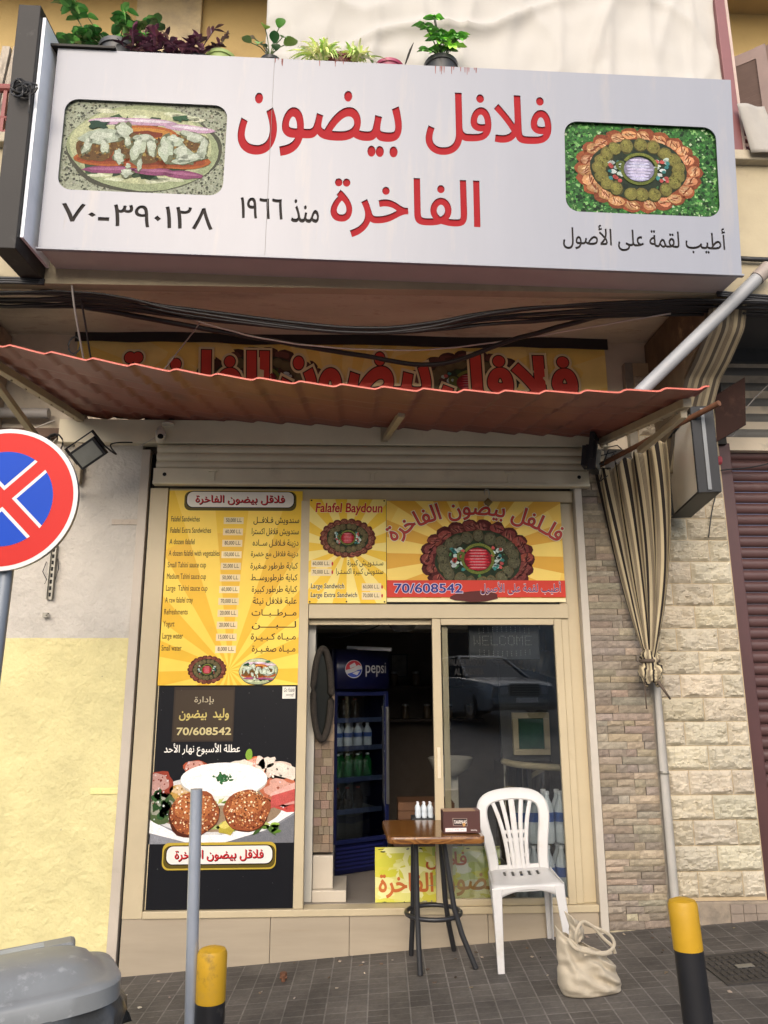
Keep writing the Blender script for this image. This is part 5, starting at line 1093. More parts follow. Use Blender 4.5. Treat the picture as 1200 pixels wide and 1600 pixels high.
mb.build('tie_cord', m_cur if False else mat('tie_cloth', L('#55493e'), .85, var=.2), CT, smooth=True)
PB = thing('projecting_light_box', 'box sign sticking out beside the curtain with a blank cream face and black frame', 'sign', (2.06, -.45, 2.75))
a = Vector((2.115, -.16, 0)); b = Vector((2.0, -.8, 0)); dv = (b-a).normalized(); nv = Vector((-dv.y, dv.x, 0)); 
if nv.x < 0: nv = -nv
M3 = Matrix((dv, nv, Vector((0, 0, 1)))).transposed(); cz = 3.0; ln = (b-a).length
cpt = lambda s, n_, z: a+dv*s+nv*n_+Vector((0, 0, z))
MB().obox(cpt(ln/2, .065, cz), (ln-.004, .1, .5), M3).build('cream_face', mat('acrylic_face', L('#fbf2de'), .35, var=.06, vscale=2, dirt=((.35, .28, .2), .3, 3, .6)), PB)
mb = MB().obox(cpt(ln+.012, .065, cz), (.024, .13, .53), M3).obox(cpt(-.012, .065, cz), (.024, .13, .53), M3).obox(cpt(ln/2, .065, cz-.258), (ln, .128, .014), M3).obox(cpt(ln/2, .065, cz+.258), (ln, .128, .014), M3)
mb.build('frame', mat('black_frame', L('#1d2024'), .5, spec=.25, var=.15), PB, bevel=.003)
MB().obox(cpt(ln+.027, .065, cz), (.008, .02, .5), M3).build('edge_rib', mat('grey_rib', L('#5f6468'), .4), PB)
mb = MB().tube([(2.0, -.1, 3.14), (2.5, -.14, 3.14)], .03, 10); o = mb.build('box_bracket', mat('pink_paint', L('#a8454f'), .6, var=.2)); tag(o, 'red painted tube bracket behind the projecting box sign', 'bracket')
PLT = [Vector((2.32, -.5, 3.46)), Vector((2.49, -.58, 3.56)), Vector((2.46, -.58, 3.24)), Vector((2.3, -.5, 3.15))]
o = MB().add(PLT, [(0, 1, 2, 3)]).build('steel_plate', mat('brown_plate', L('#2a1813'), .7, 0, spec=.15, var=.2, dirt=((.12, .06, .04), .4, 6, .55)), solid=.012); tag(o, 'dark rusty steel plate hanging in front of the grey shutter box', 'plate')
vp = thing('downpipe', 'grey downpipe between the grey split stone and the pale limestone', 'pipe', (1.955, -.08, .22))
MB().tube([(1.955, -.075, 3.2), (1.955, -.075, 1.2), (1.955, -.08, .22)], .026, 14).build('pipe', mat('pale_pvc', L('#a9a59c'), .5, var=.15, vscale=5, dirt=[((.3, .27, .23), .4, 6, .55)]), vp, smooth=50)
for zc in (2.6, 1.1): MB().lathe([(.03, 0), (.032, .01), (.03, .02)], 14, (1.955, -.076, zc)).build('clamp', mat('galvanised'), vp)

# faded striped cloth over the bracket of the balcony
prof = [(-1.005, 4.05), (-.99, 3.9), (-.9, 3.72), (-.7, 3.6), (-.58, 3.54), (-.42, 3.35), (-.3, 3.17), (-.2, 3.02)]
def cloth(u, v):
    f = v*(len(prof)-1); i = min(int(f), len(prof)-2); t = f-i; y = prof[i][0]*(1-t)+prof[i+1][0]*t; z = prof[i][1]*(1-t)+prof[i+1][1]*t
    return (2.085+.23*u+.01*math.sin(v*5), y-.02-.018*abs(math.sin(u*9.5+.8*math.sin(v*4))), z)
m_fad = m_cur.copy(); m_fad.name = 'faded_striped_cloth'
for n_ in m_fad.node_tree.nodes:
    if n_.type == 'MATH' and n_.operation == 'MULTIPLY': n_.inputs[1].default_value = 2.6
    if n_.type == 'VALTORGB':
        for e_ in n_.color_ramp.elements: c_ = e_.color; e_.color = (c_[0]*.6+.08, c_[1]*.6+.065, c_[2]*.6+.045, 1)
o = MB().grid(cloth, 40, 40, uv=True).build('striped_cloth', m_fad, smooth=True, solid=.004); tag(o, 'faded beige and grey striped cloth hanging under the balcony behind the slanting drain pipe', 'cloth')
# ---------------------------------------------------------------- street furniture
NS = thing('no_stopping_sign', 'round red and blue no stopping sign on a grey post, cut by the left edge', 'traffic sign', (-1.53, -1.7, zg(-1.53)))
cx, cy, cz_ = -1.525, -1.75, 2.447; rr = .318
MB().lathe([(rr, 0), (rr, .02), (rr-.01, .022)], 72, (cx, cy+.02, cz_), m=Matrix.Rotation(R(90), 3, 'X')).build('disc', mat('sign_metal', L('#8d9094'), .4, .6), NS)
P = Paint(lambda x, z, w: (cx+x, cy-.003-w, cz_+z), step=.0006)
P.ell(0, 0, rr, rr, L('#cfccc8'), 0, 72); P.ell(0, 0, rr-.019, rr-.019, L('#b92822'), 1, 72)
# blue quarters between the white-edged red cross
ri = .212
for q in range(4):
    for off, col, lay in ((.026, L('#cfccc8'), 2), (.04, L('#083fa6'), 3)):
        pts = []; r_ = ri
        a0 = math.asin(off/r_)
        for k in range(19):
            t = a0+(math.pi/2-2*a0)*k/18; pts.append((r_*math.cos(t), r_*math.sin(t)))
        pts.append((off, off)); ro = math.pi/4+q*math.pi/2
        P.poly([(x*math.cos(ro)-z*math.sin(ro), x*math.sin(ro)+z*math.cos(ro)) for x, z in pts], col, lay)
P.build('sign_face', mat('reflective_sheet', attr=True, spec=.15, rough=.45, var=.04, vscale=3, dirt=(L('#8a4a40'), .2, 12, .68)), NS)
MB().tube([(cx-.02, cy+.06, zg(-1.6)-.1), (cx+.028, cy+.06, 2.7)], .03, 16).build('post', mat('grey_post', L('#7f868e'), .4, .4, var=.12, dirt=((.2, .19, .18), .3, 5, .6)), NS, smooth=50)
MB().box(cx-.07, cx+.01, cy+.02, cy+.05, 2.3, 2.34).build('clamp', mat('galvanised'), NS); MB().box(cx-.07, cx+.01, cy+.02, cy+.05, 2.56, 2.6).build('clamp', mat('galvanised'), NS)
o = MB().tube([(-.598, -1.75, zg(-.6)-.05), (-.622, -1.75, .8), (-.632, -1.75, 1.245)], .0235, 18).build('steel_pole', mat('galvanised_pole', L('#a9b0ba'), .35, .5, var=.12, vscale=6, dirt=((.35, .35, .36), .35, 9, .6)), smooth=50); tag(o, 'plain grey steel pole standing in front of the black poster', 'pole')
def bollard_mat():
    return mat('bollard_yellow', L('#b58d20'), .45, var=.1, vscale=8, dirt=[((.06, .05, .03), .8, 9, .56), ((.3, .2, .08), .5, 5, .55), ((.04, .035, .03), .8, 26, .63)], spec=.3)
BO = thing('bollard', 'black and yellow steel bollard right of the grey pole, near the bin', 'bollard', (-.54, -1.75, zg(-.515)), 'black and yellow bollards')
c = Vector((-.54, -1.75, 0)); z0 = zg(-.515); ztop = .665
MB().lathe([(.0565, z0-.05), (.0565, ztop-.185)], 28, c).build('shaft', mat('bollard_black', L('#1d1d1f'), .4, var=.2, dirt=[((.2, .18, .15), .5, 7, .56), ((.3, .27, .22), .5, 22, .66)]), BO, smooth=40)
MB().lathe([(.0565, ztop-.1855), (.0572, ztop-.022), (.05, ztop-.008), (.028, ztop), (.001, ztop+.002)], 28, c).build('yellow_cap', bollard_mat(), BO, smooth=40)
b2 = copy_thing(BO, (1.352, -1.75, zg(-.515)+.145), 'black and yellow steel bollard on the right, in front of the limestone pier', rot=(0, R(3), R(140)))
bt = MB().lathe([(.012, 0), (.012, .03)], 8, (-.38, -.33, zg(-.38))).lathe([(.02, .03), (.02, .045)], 6, (-.38, -.33, zg(-.38))).tube([(-.4, -.33, zg(-.38)+.02), (-.36, -.33, zg(-.38)+.02)], .008, 6)
o = bt.build('anchor_bolt', mat('rusty_steel')); tag(o, 'rusty bolt stub sticking up from the paving behind the left bollard', 'bolt')
# litter bin
LB = thing('litter_bin', 'grey plastic litter bin with domed lid and black bag under the rim, bottom left', 'bin', (-.98, -2.42, zg(-.98)))
Mr = Matrix.Rotation(R(24), 3, 'Z'); bc = Vector((-1.02, -2.45, 0)); rimz = .748
tilt = Matrix.Rotation(R(-3), 3, 'Y') @ Matrix.Rotation(R(-4), 3, 'X')
def sup(a, rx, ry, n=4.2):
    c_, s_ = math.cos(a), math.sin(a); return (rx*math.copysign(abs(c_)**(2/n), c_), ry*math.copysign(abs(s_)**(2/n), s_))
def ringp(rx, ry, z, n=4.2, N=56, t=True, jitter=0):
    out = []
    for k in range(N):
        x, y = sup(2*math.pi*k/N, rx, ry, n); v = Vector((x, y, z-rimz))
        if jitter: v += Vector((noise.noise(Vector((x*14, y*14, z*9)))*jitter, noise.noise(Vector((x*14, y*14, z*9+5)))*jitter, noise.noise(Vector((x*8, y*8, 3)))*jitter))
        v = tilt @ v if t else v; v = Mr @ v; out.append(bc+v+Vector((0, 0, rimz)))
    return out
m_bin = mat('grey_bin_plastic', L('#7b7e7e'), .38, var=.12, vscale=7, dirt=[(L('#b9bcbb'), .6, 12, .57), ((.16, .15, .14), .35, 6, .6)])
MB().loft([ringp(.235, .18, zg(-1)-.02, 4), ringp(.265, .2, .62, 4), ringp(.275, .21, .71, 4)]).build('body', m_bin, LB, smooth=50)
MB().loft([ringp(.305, .24, rimz-.02), ringp(.308, .243, rimz+.026), ringp(.3, .236, rimz+.036), ringp(.27, .215, rimz+.042), ringp(.252, .198, rimz+.046, 3.5), ringp(.225, .17, rimz+.078, 3), ringp(.19, .14, rimz+.094, 2.8), ringp(.1, .08, rimz+.103, 2.4), ringp(.01, .01, rimz+.105, 2)]).build('lid', m_bin, LB, smooth=40)
def bp_(x, y, z): return bc+Mr @ (tilt @ Vector((x, y, z)))+Vector((0, 0, rimz))
hm = MB().loft([[bp_(x, y, z) for x, y in ((-.2, .06), (.19, .09), (.2, .2), (-.21, .19))] for z in (.05, .098)])
hm.loft([[bp_(x, y, z) for x, y in ((-.24, -.12), (-.16, -.1), (-.15, .055), (-.23, .06))] for z in (.05, .085)])
hm.build('raised_rib', m_bin, LB, bevel=.014)
MB().loft([[bp_(x, y, z) for x, y in ((-.1, .1), (.1, .11), (.1, .16), (-.1, .15))] for z in (.0982, .1)]).build('lid_label', mat('pale_label', L('#a4a9a8'), .5, var=.15), LB)
bag = MB(); loops = []
for z, s, j in ((rimz-.005, .99, 0), (rimz-.03, 1.02, .012), (rimz-.06, 1.04, .022), (rimz-.1, 1.03, .03), (rimz-.13, .985, .035), (rimz-.125, .95, .01)): loops.append(ringp(.3*s, .235*s, z, 4, 90, jitter=j*2.2))
bag.loft(loops, cap=False).build('bin_bag', mat('black_bag', (.035, .036, .035), .28, var=.15, bump=.35, bscale=16), LB, smooth=40)
# manhole cover
sl = -math.atan(SL); MHm = Matrix.Translation((2.03, -.74, zg(2.03)+.001)) @ Matrix.Rotation(sl, 4, 'Y')
MH = thing('manhole_cover', 'square cast iron manhole cover set in the paving in front of the brown shutter', 'manhole cover', mtx=MHm)
mb = MB().box(-.19, .19, -.2, -.18, 0, .006).box(-.19, .19, .18, .2, 0, .006).box(-.19, -.17, -.18, .18, 0, .006).box(.17, .19, -.18, .18, 0, .006); m_ir = mat('cast_iron', (.06, .055, .05), .55, .5, var=.25, vscale=10)
mb.build('frame', m_ir, MH, local=True)
mb = MB().box(-.166, .166, -.176, .176, -.004, .003)
for k in range(9):
    for j in range(5): mb.box(-.155+k*.036, -.135+k*.036, -.16+j*.068, -.112+j*.068, .003, .007)
mb.build('plate', m_ir, MH, local=True); MB().box(-.045, .045, -.02, .02, .0071, .01).build('badge', mat('galvanised'), MH, local=True)

# ---------------------------------------------------------------- table, box, chair, bag
TB = thing('cafe_table', 'small square table with a wood pattern top and splayed black legs', 'table', (.46, -.27, zg(.46)))
tz = .835
def rsq(hw, r, z, N=6):
    out = []
    for cx_, cy_, a in ((hw-r, hw-r, 0), (-hw+r, hw-r, 90), (-hw+r, -hw+r, 180), (hw-r, -hw+r, 270)):
        for k in range(N): t = R(a+90*k/(N-1)); out.append((cx_+r*math.cos(t), cy_+r*math.sin(t), z))
    return out
tm = Matrix.Translation((.448, -.29, 0)) @ Matrix.Rotation(R(1.5), 4, 'Z') @ Matrix.Rotation(R(.6), 4, 'Y')
m_wood = bpy.data.materials.new('wood_laminate'); m_wood.use_nodes = True
def woodm(m):
    t = m.node_tree; N = t.nodes; K = t.links; b = N['Principled BSDF']; b.inputs['Roughness'].default_value = .16
    tc = N.new('ShaderNodeTexCoord'); mp = N.new('ShaderNodeMapping'); mp.inputs['Scale'].default_value = (2.2, 9, 9); K.new(tc.outputs['Object'], mp.inputs[0])
    w = N.new('ShaderNodeTexNoise'); w.inputs['Scale'].default_value = 1.3; w.inputs['Detail'].default_value = 3; K.new(mp.outputs[0], w.inputs['Vector'])
    mu = N.new('ShaderNodeMath'); mu.operation = 'MULTIPLY'; mu.inputs[1].default_value = 14; K.new(w.outputs['Fac'], mu.inputs[0]); f = N.new('ShaderNodeMath'); f.operation = 'FRACT'; K.new(mu.outputs[0], f.inputs[0])
    rp = N.new('ShaderNodeValToRGB'); K.new(f.outputs[0], rp.inputs[0]); e = rp.color_ramp.elements; e[0].color = (*L('#4f2f16'), 1); e[1].color = (*L('#5c3a1c'), 1); q = e.new(.25); q.color = (*L('#8a5f30'), 1); q = e.new(.7); q.color = (*L('#754a22'), 1)
    K.new(rp.outputs[0], b.inputs['Base Color'])
woodm(m_wood)
hw = .272
MB().loft([rsq(hw-.002, .045, tz-.036), rsq(hw, .045, tz-.03), rsq(hw, .045, tz-.006), rsq(hw-.004, .043, tz)]).build('table_top', m_wood, TB, xf=tm, smooth=40)
m_blk = mat('black_tube', (.02, .02, .021), .35, var=.2, vscale=14, dirt=((.12, .1, .08), .4, 14, .64))
MB().loft([rsq(.13, .03, tz-.052), rsq(.13, .03, tz-.037)]).build('top_frame', m_blk, TB, xf=tm)
tops = [(.36, -.36), (.52, -.36), (.36, -.2), (.52, -.2)]; feet = [(.37, -.44), (.68, -.42), (.345, -.11), (.6, -.1)]
for (ax, ay), (bx_, by_) in zip(tops, feet):
    gz = zg(bx_); A = Vector((ax, ay, tz-.05)); Bm = Vector((ax+(bx_-ax)*.32, ay+(by_-ay)*.32, gz+.3)); F_ = Vector((bx_, by_, gz+.004))
    pts = [A, A.lerp(Bm, .5), Bm, Bm.lerp(F_, .45)+Vector(((bx_-ax)*-.06, (by_-ay)*-.06, 0)), F_]
    MB().tube(pts, .0155, 12).build('leg', m_blk, TB, smooth=40)
MB().tube([(.465+.158*math.cos(k*.2618), -.27+.15*math.sin(k*.2618), zg(.46)+.265) for k in range(24)], .0125, 10, closed=True).build('foot_ring', m_blk, TB, smooth=True)
bxm = Matrix.Translation((.612, -.43, tz+.004)) @ Matrix.Rotation(R(2), 4, 'Z')
BX = thing('display_box', 'dark brown carton with a white strip, standing on the table top beside the chair', 'box', mtx=bxm)
m_cart = mat('brown_carton', attr=True, rough=.5, var=.06)
P = Paint(lambda x, z, w: (x, -.05-w, z), step=.0002); P.board(-.105, .105, 0, .115, .002, L('#4a2a24'))
P.rect(-.095, .025, .008, .028, L('#e3d6d2'), 1); P.speck(-.085, .015, .012, .024, 40, .002, [L('#b0a6a2')], 2)
P.poly([(-.05, .04), (.032, .036), (.03, .078), (-.054, .08)], L('#8d7a70'), 1); P.poly([(-.046, .0425), (.029, .039), (.027, .0755), (-.05, .077)], L('#26140f'), 2)
P.text('TAARMAAS', -.045, .026, .05, .068, L('#e6dccf'), 3, bold=.02); P.ell(.012, .046, .01, .009, L('#b78a4c'), 4, 12, .3); P.text('36x25g', .05, .085, .01, .018, L('#d8ccc4'), 3, bold=.02)
P.mb.box(-.105, .105, -.048, .05, 0, .115, L('#43251f')); P.mb.box(-.104, .08, -.046, .048, .1151, .118, L('#8f7152')); P.mb.box(.08, .106, -.046, .05, .1151, .119, L('#5a382e'))
P.build('carton', m_cart, BX, local=True)

# monobloc chair
CHm = Matrix.Translation((1.015, -.285, zg(1.015)-.01)) @ Matrix.Rotation(R(-5), 4, 'Z') @ Matrix.Rotation(-math.atan(SL)*.9, 4, 'Y')
CH = thing('plastic_chair', 'white plastic garden chair with a fan slatted back beside the table', 'chair', mtx=CHm)
m_wp = mat('white_chair_plastic', L('#bfbdb9'), .38, var=.05, dirt=[((.42, .38, .3), .5, 7, .56), ((.3, .27, .22), .6, 30, .64)])
def seatw(y): return .188+.016*max(0, -y)/.2
def seatp(u, v):
    s = u*2-1; y = -.205+.4*v; w = seatw(y)*(1-.06*max(0, v-.7)); 
    if v < .12: w *= .93+.07*v/.12
    z = .43-.014*(1-s*s)*math.sin(min(1, v+.1)*3.1)-.0; z -= .03*max(0, 1-v/.08)**2; z += -.012*max(0, abs(s)-.88)/.12
    return (s*w, y, z)
slots = {5, 8, 11, 14, 17}
MB().grid(seatp, 23, 24, skip=lambda i, j: i in slots and 15 <= j <= 19).build('seat', m_wp, CH, local=True, smooth=60, solid=.006)
# skirt under the seat: arched aprons
def apron(p0, p1, drop0, arch):
    p0, p1 = Vector(p0), Vector(p1)
    def f(u, v):
        q = p0.lerp(p1, u); d = drop0-(arch)*math.sin(math.pi*u)**.55; q.z -= max(.018, d)*v; return q
    return MB().grid(f, 20, 3)
ap = MB()
for a_, b_ in (((-.195, -.198, .425), (.195, -.198, .425)), ((-.196, -.198, .425), (-.185, .19, .425)), ((.196, -.198, .425), (.185, .19, .425)), ((-.185, .19, .42), (.185, .19, .42))):
    q = apron(a_, b_, .1, .075); ap.add(q.v, q.f)
ap.build('apron', m_wp, CH, local=True, smooth=60, solid=.006)
def leg(sx, front):
    if front: T = Vector((sx*.172, -.182, .418)); F2 = Vector((sx*.192, -.235, 0)); w0, w1, d0, d1 = .056, .038, .05, .036
    else: T = Vector((sx*.164, .168, .418)); F2 = Vector((sx*.155, .25, 0)); w0, w1, d0, d1 = .05, .036, .05, .036
    lp = []
    for k in range(9):
        t = k/8; c_ = T.lerp(F2, t); q = (1-t)**1.6; w = w1+(w0-w1)*q; d = d1+(d0-d1)*q
        # an angle section, open towards the inside
        o_ = [(-w/2, -d/2), (w/2, -d/2), (w/2, d/2), (w/2-.008, d/2), (w/2-.008, -d/2+.009), (-w/2, -d/2+.009)]
        sy = 1 if front else -1
        lp.append([c_+Vector((x_*sx, y_*sy, 0)) for x_, y_ in o_])
    return MB().loft(lp).build('leg', m_wp, CH, local=True, bevel=.004, smooth=40)
for sx in (-1, 1): leg(sx, True); leg(sx, False)
def bk(x, z): # back plane: leans backwards, slightly curved
    t = z-.42; return Vector((x, .185+.16*t+.1*t*t-.25*x*x*(.4+t), z))
hoop = []; 
for x_, z_ in ((-.15, .42), (-.153, .49), (-.165, .58), (-.181, .66), (-.19, .72), (-.186, .77), (-.162, .81), (-.105, .835), (0, .845)): hoop.append((x_, z_))
hoop += [(-x_, z_) for x_, z_ in hoop[-2::-1]]
HP = [Vector((x_, 0, z_)) for x_, z_ in hoop]; fine = []
for i in range(len(HP)-1):
    p0, p1, p2, p3 = HP[max(i-1, 0)], HP[i], HP[i+1], HP[min(i+2, len(HP)-1)]
    for k in range(6):
        t = k/6; fine.append(.5*((2*p1)+(p2-p0)*t+(2*p0-5*p1+4*p2-p3)*t*t+(3*p1-p0-3*p2+p3)*t**3))
fine.append(HP[-1])
lp = []
for i, p in enumerate(fine):
    a_, b_ = fine[max(i-1, 0)], fine[min(i+1, len(fine)-1)]; d = (b_-a_).normalized(); nrm = Vector((-d.z, 0, d.x)); w = .03+.004*math.sin(math.pi*i/(len(fine)-1))
    sec = [(-1, -.4), (-.75, -1), (.75, -1), (1, -.4), (1, .6), (.8, 1), (-.8, 1), (-1, .6)]
    lp.append([bk(p.x+nrm.x*w*s_, p.z+nrm.z*w*s_)+Vector((0, .013*q_, 0)) for s_, q_ in sec])
bkm = MB().loft(lp)
def slat(xb, xt, wb, wt_, zb=.425, ztp=None):
    ztp = ztp or .885; l2 = []
    for k in range(13):
        t = k/12; x_ = xb+(xt-xb)*(t**2.3); w = wb+(wt_-wb)*t; z_ = zb+(ztp-zb)*t
        l2.append([bk(x_+s_*w/2, z_)+Vector((0, q_*.007, 0)) for s_, q_ in ((-1, -.6), (-.6, -1), (.6, -1), (1, -.6), (1, 1), (-1, 1))])
    bkm.loft(l2)
for xb, xt, wb, wt_, zt_ in ((-.056, -.118, .023, .026, .805), (-.029, -.064, .023, .027, .82), (0, 0, .033, .036, .825), (.029, .064, .023, .027, .82), (.056, .118, .023, .026, .805)): slat(xb, xt, wb, wt_, ztp=zt_)
for z_ in (.44, .5, .585, .63): bkm.loft([[bk(x_, z_+q_*.009)+Vector((0, s_*.0035+.002, 0)) for q_, s_ in ((-1, -1), (1, -1), (1, 1), (-1, 1))] for x_ in (-.066, -.03, 0, .03, .066)])
bkm.loft([[bk(x_, z_)+Vector((0, s_*.005, 0)) for z_, s_ in ((.415, -1), (.45, -1), (.45, 1), (.415, 1))] for x_ in (-.16, -.08, 0, .08, .16)])
bkm.build('backrest', m_wp, CH, local=True, smooth=40)

# cloth bag on the pavement
TG = thing('tote_bag', 'cream cloth tote bag with limp handles slumped on the paving in front of the chair', 'bag', (1.19, -.84, zg(1.19)))
gx = 1.19; gz = zg(gx)
def bagf(u, v):
    a = u*2*math.pi; ca, sa = math.cos(a), math.sin(a)
    hgt = .235+.075*max(-ca, -1)*1.0; z = v
    rx = .158*(1-.3*z**1.6); ry = .105*(1-.5*z)
    if z < .12: rx *= .92+.08*z/.12; ry *= .8+.2*z/.12
    n_ = 3; x_ = rx*math.copysign(abs(ca)**.75, ca); y_ = ry*math.copysign(abs(sa)**.8, sa)
    x_ += (-.04*z-.02*z*z)*(1-.5*max(0, ca)); y_ -= .02*z
    fold = 0
    for (ax, az, bx, bz, A, wd) in ((-.1, .95, .12, .3, .02, .035), (-.02, .9, .14, .62, .022, .03), (-.13, .6, .06, .05, .012, .03), (.02, .75, .05, .1, .012, .025), (-.14, .85, -.08, .2, .014, .025), (.03, .45, .15, .2, .016, .03), (-.08, .35, .1, .12, .01, .03)):
        # folds run along lines across the cloth
        px_, pz_ = x_-ax, (z-az)*.3; dx_, dz_ = bx-ax, (bz-az)*.3; ll = math.hypot(dx_, dz_); t_ = max(0, min(1, (px_*dx_+pz_*dz_)/ll/ll)); dd_ = math.hypot(px_-dx_*t_, pz_-dz_*t_)
        fold += A*max(0, 1-dd_/wd)**1.3*(1-.4*t_)-A*.45*max(0, 1-abs(dd_-wd*1.2)/wd)
    fold += .012*noise.noise(Vector((x_*9, y_*9, z*2.2)))+.007*noise.noise(Vector((x_*24+z*5, y_*14, z*7)))
    zz_ = hgt*z
    cr = .018*max(0, 1-abs(z-.68-.25*ca)/.1); 
    return (gx+x_*(1+fold*1.5)-cr*.4*ca, -.85+y_-(1 if sa < 0 else -.5)*fold*(1-.3*z)-cr*(1 if sa < 0 else -1)*-.6, zg(gx+x_)+.003+zz_+fold*.7*z)
m_can = mat('cream_canvas', L('#b0a590'), .85, var=.06, vscale=8, bump=.2, bscale=140, dirt=(L('#a8977c'), .25, 7, .6))
MB().grid(bagf, 72, 40).build('sack', m_can, TG, smooth=True, solid=.003)
def bottom(u, v): p = Vector(bagf(u, 0)); c_ = Vector((gx, -.85, gz+.004)); return c_.lerp(p, v)
MB().grid(bottom, 40, 3).build('base', m_can, TG)
def strap(pts, name='handle'):
    P_ = [Vector(p) for p in pts]; out = []
    for i in range(len(P_)-1):
        p0, p1, p2, p3 = P_[max(i-1, 0)], P_[i], P_[i+1], P_[min(i+2, len(P_)-1)]
        for k in range(8):
            t = k/8; out.append(.5*((2*p1)+(p2-p0)*t+(2*p0-5*p1+4*p2-p3)*t*t+(3*p1-p0-3*p2+p3)*t**3))
    out.append(P_[-1]); return MB().tube(out, .0085, 8, flat=.3, upv=(.3, 1, .2)).build(name, m_can, TG, smooth=True)
Tz = gz
strap([(1.11, -.92, Tz+.22), (1.1, -.95, Tz+.29), (1.135, -.955, Tz+.345), (1.19, -.955, Tz+.32), (1.235, -.955, Tz+.27), (1.275, -.955, Tz+.235), (1.29, -.95, Tz+.2)])
strap([(1.15, -.93, Tz+.33), (1.21, -.96, Tz+.315), (1.265, -.965, Tz+.285), (1.283, -.965, Tz+.245), (1.25, -.97, Tz+.215), (1.19, -.97, Tz+.21), (1.13, -.965, Tz+.2)])
strap([(1.06, -.945, Tz+.265), (1.09, -.965, Tz+.23), (1.15, -.975, Tz+.215), (1.22, -.975, Tz+.205), (1.27, -.965, Tz+.21)])
mb = MB().grid(lambda u, v: (1.075+.075*u+.012*math.sin(v*4), -.88-.035*math.sin(u*3.1)+.02*noise.noise(Vector((u*4, v*4, 0))), Tz+.24+.135*v*(1-.35*u)), 16, 14)
mb.build('open_flap', m_can, TG, smooth=True, solid=.004)

# grit, leaves and scraps along the foot of the wall
gm = MB()
for k in range(70):
    x_ = rv(-1.3, 2.6); y_ = -.03-abs(random.gauss(0, .35)) if k < 52 else rv(-1.2, -.1); s_ = rv(.004, .014); a_ = rv(0, 3)
    c_ = Vector((x_, y_, zg(x_)+.002)); u_ = Vector((math.cos(a_), math.sin(a_), SL*math.cos(a_)))*s_; w_ = Vector((-math.sin(a_), math.cos(a_), 0))*s_*rv(.3, .9)
    gm.hexa([c_-u_-w_, c_+u_-w_*.7, c_+u_*.8+w_, c_-u_*.6+w_], [q+Vector((0, 0, rv(.002, .005))) for q in (c_-u_-w_, c_+u_-w_*.7, c_+u_*.8+w_, c_-u_*.6+w_)], jit(L(random.choice(('#6a5c48', '#8f8474', '#3a322a', '#55473a', '#a89c8a'))), .2))
o = gm.build('litter_scraps', mat('scraps', attr=True, rough=.9)); tag(o, 'grit and small scraps scattered on the paving along the plinth', 'litter'); o['kind'] = 'stuff'
# ---------------------------------------------------------------- inside the shop
FRm = Matrix.Translation((.05, .88, .34)) @ Matrix.Rotation(R(30), 4, 'Z')
FG = thing('drinks_fridge', 'tall blue glass door drinks fridge just inside the open doorway', 'fridge', mtx=FRm)
m_blue = mat('fridge_blue', L('#090e34'), .3, var=.08)
w, d, h = .24, .5, 1.58
mb = MB().box(-w, -w+.035, 0, d, 0, h).box(w-.035, w, 0, d, 0, h).box(-w+.035, w-.035, d-.03, d, 0, h).box(-w+.035, w-.035, 0, d-.03, 0, .2).box(-w+.035, w-.035, 0, d-.03, 1.27, h)
mb.build('cabinet', m_blue, FG, local=True, bevel=.004)
mb = MB()
for k in range(6): mb.box(-w+.04, w-.04, -.006, -.0005, .03+k*.027, .045+k*.027)
mb.build('grille', mat('fridge_grille', L('#0f1650'), .5), FG, local=True)
MB().box(-w+.036, w-.036, d-.05, d-.031, .21, 1.26).build('liner', mat('fridge_liner', L('#6d777a'), .4), FG, local=True)
MB().grid(lambda u, v: (-w+2*w*u, -.03-.05*math.sin(u*3.1416), 1.285+.29*v), 16, 2).build('header_panel', m_blue, FG, local=True, smooth=True, solid=.01, soff=1)
P = Paint(lambda x, z, q: (x, -.046-.05*math.sin((x+w)/(2*w)*3.1416)-q, z), step=.0005)
gx_, gz_, gr = -.105, 1.43, .066
P.ell(gx_, gz_, gr, gr, L('#b5b4b4'), 0, 28)
P.poly([(gx_+gr*.93*math.cos(R(a)), gz_+gr*.93*math.sin(R(a))) for a in range(20, 196, 8)]+[(gx_-.03, gz_-.0), (gx_+.0, gz_+.012), (gx_+.035, gz_+.03)], L('#b3222e'), 1)
P.poly([(gx_+gr*.93*math.cos(R(a)), gz_+gr*.93*math.sin(R(a))) for a in range(215, 360, 8)]+[(gx_+.035, gz_-.005), (gx_+.005, gz_-.02), (gx_-.03, gz_-.03)], L('#1a3a9a'), 1)
P.text('pepsi', -.01, .19, 1.375, 1.48, L('#b5b4b4'), 1, bold=.0); P.build('header_artwork', mat('header_print', attr=True, rough=.4), FG, local=True)
dm = MB().box(-w+.003, -w+.033, -.025, -.002, .205, 1.265).box(w-.033, w-.003, -.025, -.002, .205, 1.265).box(-w+.033, w-.033, -.025, -.002, .205, .235).box(-w+.033, w-.033, -.025, -.002, 1.235, 1.265)
dfr = dm.build('door', mat('fridge_door', L('#141b44'), .35), FG, local=True, bevel=.003)
MB().box(w-.03, w-.012, -.05, -.026, .45, 1.15).build('handle', mat('steel'), dfr, local=True, bevel=.003)
MB().box(-w+.034, w-.034, -.016, -.011, .236, 1.234).build('glass', m_glass, dfr, local=True)
for zs in (.42, .64, .86, 1.06):
    s = MB().box(-w+.04, w-.04, .02, .42, zs-.006, zs).build('shelf', mat('shelf_wire', L('#7a8286'), .4), FG, local=True)
    MB().box(-w+.04, w-.04, .01, .018, zs-.02, zs+.014).build('price_strip', mat('price_strip', L('#3d4a6a'), .4), s, local=True)
